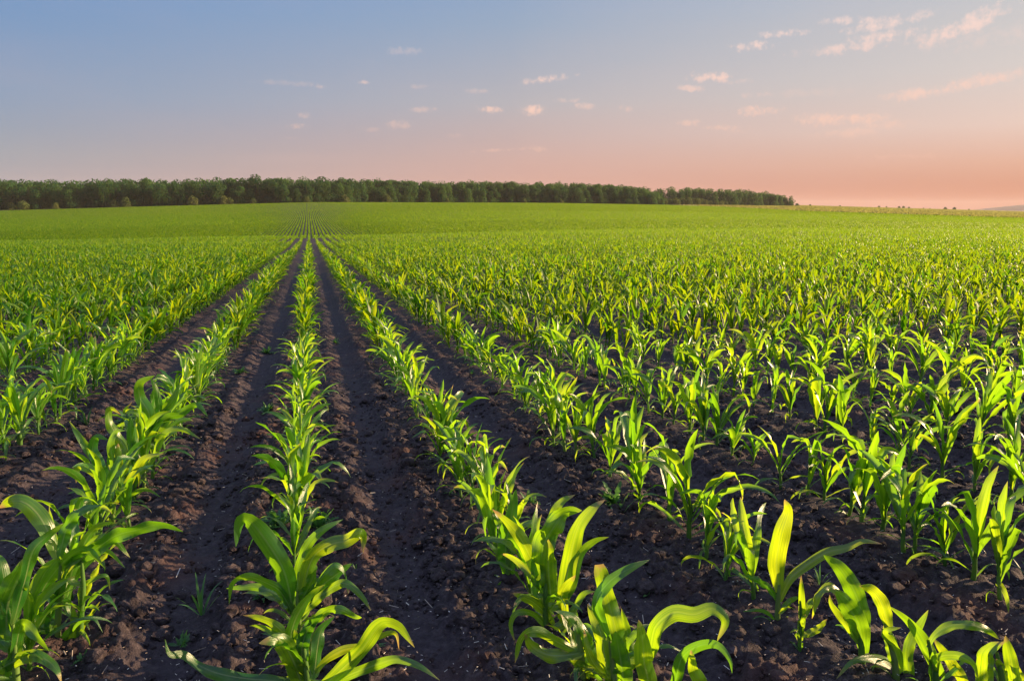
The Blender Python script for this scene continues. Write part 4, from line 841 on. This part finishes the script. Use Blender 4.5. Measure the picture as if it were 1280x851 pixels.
# the pale ripening crop beyond the maize, above the right half of the field
M_PALE = simple('pale_crop', [(0, (.15, .17, .045, 1)), (1, (.22, .21, .065, 1))], .02, .8, 0, (.45, (.36, .36, .08, 1)))
out = ([], [], [], []); off = 0
gx, gy = [], []
n = 52000; d = np.sqrt(gS.uniform(330 ** 2, 1300 ** 2, n)); u = gS.uniform(600, 1420, n); s = (u - 640) / FPX * d
XY = np.stack([d * math.sin(YAW) + s * math.cos(YAW), d * math.cos(YAW) - s * math.sin(YAW)], -1); XY = XY[d > corn_edge(u) + np.where(u < 870, 60, 3)]
off = place_tufts([tuft(60 + i, 3.5, 7, 1.5, .55) for i in range(10)], XY, gS, out, off)
obj('pale_crop', mesh_quads('pale_crop', np.concatenate(out[0]), np.concatenate(out[1]), np.concatenate(out[2]), np.concatenate(out[3]), mat=M_PALE), kind='stuff', label='pale crop beyond the far edge of the maize')
del out

# ------------------------------------------------------------------ clods, straw, weeds
def ico(sub, seed):
    import bmesh
    bm = bmesh.new(); bmesh.ops.create_icosphere(bm, subdivisions=sub, radius=1.0)
    V = np.array([v.co[:] for v in bm.verts]); F = np.array([[v.index for v in f.verts] for f in bm.faces]); bm.free()
    g = np.random.default_rng(seed); k = g.normal(size=(5, 3)); ph = g.uniform(0, 6, 5)
    d = sum(np.sin(V @ (k[i] * 1.6) + ph[i]) for i in range(5)) * .13 + g.normal(0, .10, len(V))
    return V * (1 + d)[:, None] * np.array([1, .85, .65]), F
ICO2 = [ico(2, i) for i in range(5)]; ICO1 = [ico(2, 10 + i) for i in range(5)]
gC = np.random.default_rng(12)
def clods(n, protos, rmin, rmax, dmax, bias):
    Vs, Fs, off = [], [], 0
    d = np.sqrt(gC.uniform(1.2 ** 2, dmax ** 2, n)) * (gC.uniform(0, 1, n) ** .35 * .75 + .25); u = gC.uniform(-150, 1430, n)
    s = (u - 640) / FPX * d; x = d * math.sin(YAW) + s * math.cos(YAW); y = d * math.cos(YAW) - s * math.sin(YAW)
    o = off_row(x); keep = gC.uniform(0, 1, n) < (np.exp(-((o - .17) / .09) ** 2) + bias) * (.25 + 1.5 * vnoise2(x * 4, y * 4, 61) ** 1.5); x, y = x[keep], y[keep]
    z = ground_z(x, y)
    for xi, yi, zi in zip(x, y, z):
        V, F = protos[gC.integers(len(protos))]; r_ = rmin * (rmax / rmin) ** (gC.uniform() ** 2.2); a = gC.uniform(0, 6.28, 2)
        c, s_ = math.cos(a[0]), math.sin(a[0]); Vv = V * r_; Vv = np.stack([Vv[:, 0] * c - Vv[:, 1] * s_, Vv[:, 0] * s_ + Vv[:, 1] * c, Vv[:, 2]], -1)
        Vs.append(Vv + np.array([xi, yi, zi + r_ * .3 + .004])); Fs.append(F + off); off += len(V)
    return Vs, Fs, off
a1 = clods(7000, ICO2, .008, .034, 6.0, .12); a2 = clods(52000, ICO1, .0035, .011, 6.0, .30)
V = np.concatenate(a1[0] + a2[0]); F = np.concatenate(a1[1] + [f + a1[2] for f in a2[1]])
obj('soil_clods', mesh_quads('soil_clods', V, F, smooth=False, mat=M_SOIL, attrs={'zone': np.zeros(len(V)), 'track': np.zeros(len(V))}), kind='stuff', label='crumbled dark soil clods along the rows')
n = 9000; d = 1.4 + 16 * gC.uniform(0, 1, n) ** 1.5; u = gC.uniform(-120, 1400, n); s = (u - 640) / FPX * d; x = d * math.sin(YAW) + s * math.cos(YAW); y = d * math.cos(YAW) - s * math.sin(YAW)
z = ground_z(x, y) + .012 + gC.uniform(0, .012, n); a = gC.uniform(0, 6.28, n); L = .0025 + .016 * gC.uniform(0, 1, n) ** 8; wv = gC.uniform(.0006, .0016, n)
dx, dy = np.cos(a) * L, np.sin(a) * L; ex, ey = -np.sin(a) * wv, np.cos(a) * wv; dz = gC.normal(0, .25, n) * L
P0 = np.stack([x - dx, y - dy, z - dz], -1); P1 = np.stack([x + dx, y + dy, z + dz], -1); E_ = np.stack([ex, ey, 0 * ex], -1); up_ = np.array([0, 0, .0009])
V = np.stack([P0 - E_, P0 + up_, P0 + E_, P1 - E_, P1 + up_, P1 + E_], 1).reshape(-1, 3); b = np.arange(n)[:, None] * 6
Q = np.concatenate([b + np.array([[0, 3, 4, 1]]), b + np.array([[1, 4, 5, 2]]), b + np.array([[0, 2, 5, 3]])])
obj('straw_litter', mesh_quads('straw_litter', V, Q, var=np.repeat(gC.uniform(0, 1, n), 6), smooth=False, mat=M_STRAW), kind='stuff', label='pale chopped straw bits strewn on the soil')

def weed(px, py, kind_, size, label):
    B = unproject_ground(px, py); B[2] = float(ground_z(B[0], B[1])) + .003
    g = np.random.default_rng(int(px * 7 + py)); root = bpy.data.objects.new('weed', None); COL.objects.link(root); root.location = B
    tag(root, label, 'weed', 'weeds sprouting between the maize')
    if kind_ == 'grass':
        for i in range(int(7 + size * 20)):
            l = gen_leaf(g, g.uniform(0, 6.28), R(g.uniform(50, 85)), size * g.uniform(.5, 1.0), size * .035 + .002, R(g.uniform(10, 70)), 0, 8, 2, .0, .2)
            obj('blade', mesh_quads('blade', *l, np.full(len(l[0]), g.uniform(0, .6)), mat=M_WEED), root)
    else:
        for i in range(int(9 if size < .06 else 22)):
            az = g.uniform(0, 6.28); L = size * g.uniform(.5, 1.0); n_ = 15; e0 = R(g.uniform(5, 75))
            P, Q, U = gen_leaf(g, az, e0, L, size * .26, R(g.uniform(0, 50)), .002, n_, 5, .35, .25, twist=g.normal() * .5)
            V = P.reshape(n_, 5, 3); mid = V[:, 2:3]; lobes = (.55 + .45 * np.abs(np.sin(np.linspace(0, 1, n_) * 11 + g.uniform(0, 2))))[:, None, None]
            V = mid + (V - mid) * lobes
            obj('leaf', mesh_quads('leaf', V.reshape(-1, 3), Q, U, np.full(n_ * 5, g.uniform(0, .6)), mat=M_WEED), root)
for w in [(352, 664, 'leafy', .11, 'large lobed weed hugging the foot of a maize plant in the centre row'), (398, 668, 'leafy', .10, 'lobed blue-green weed on the other side of that centre row plant'), (662, 632, 'leafy', .06, 'small feathery weed in the bare strip right of centre'),
          (768, 634, 'leafy', .11, 'broad toothed weed flat on the soil beside the second row'), (335, 752, 'leafy', .06, 'pale rosette weed left of the big centre row plant'), (226, 802, 'leafy', .05, 'two-leaved seedling above the long drooping leaf'), (124, 826, 'leafy', .028, 'tiny seedling in the furrow near the bottom left'),
          (104, 832, 'leafy', .032, 'tiny cross-shaped seedling beside the left row foot'), (252, 768, 'grass', .15, 'leaning grass weed in the track left of the centre row'), (446, 722, 'grass', .045, 'small bright grass tuft in the track right of the centre row'), (335, 520, 'leafy', .09, 'flat weed in the left track halfway up'),
          (420, 428, 'leafy', .07, 'small bright weed in the right track far up'), (333, 440, 'leafy', .09, 'low weed patch beside the left row far up'), (110, 535, 'grass', .16, 'dense grass tuft at the edge of the outer left rows'), (160, 528, 'leafy', .12, 'spreading weed behind the left row'),
          (556, 500, 'leafy', .06, 'small weed in the second track right of centre'), (1290, 740, 'grass', .1, 'grass tuft by the edge on the right'), (470, 818, 'leafy', .03, 'tiny seedling in the right track near the bottom'), (810, 740, 'leafy', .03, 'tiny seedling in the open soil beside the second row'), (1025, 735, 'grass', .09, 'sparse grass tuft behind the big second row plant'),
          (1238, 640, 'grass', .10, 'dark grass tuft beside the third row'), (300, 470, 'leafy', .08, 'low weed at the foot of the left row'), (590, 470, 'leafy', .05, 'small weed under the first right row')]:
    weed(*w)
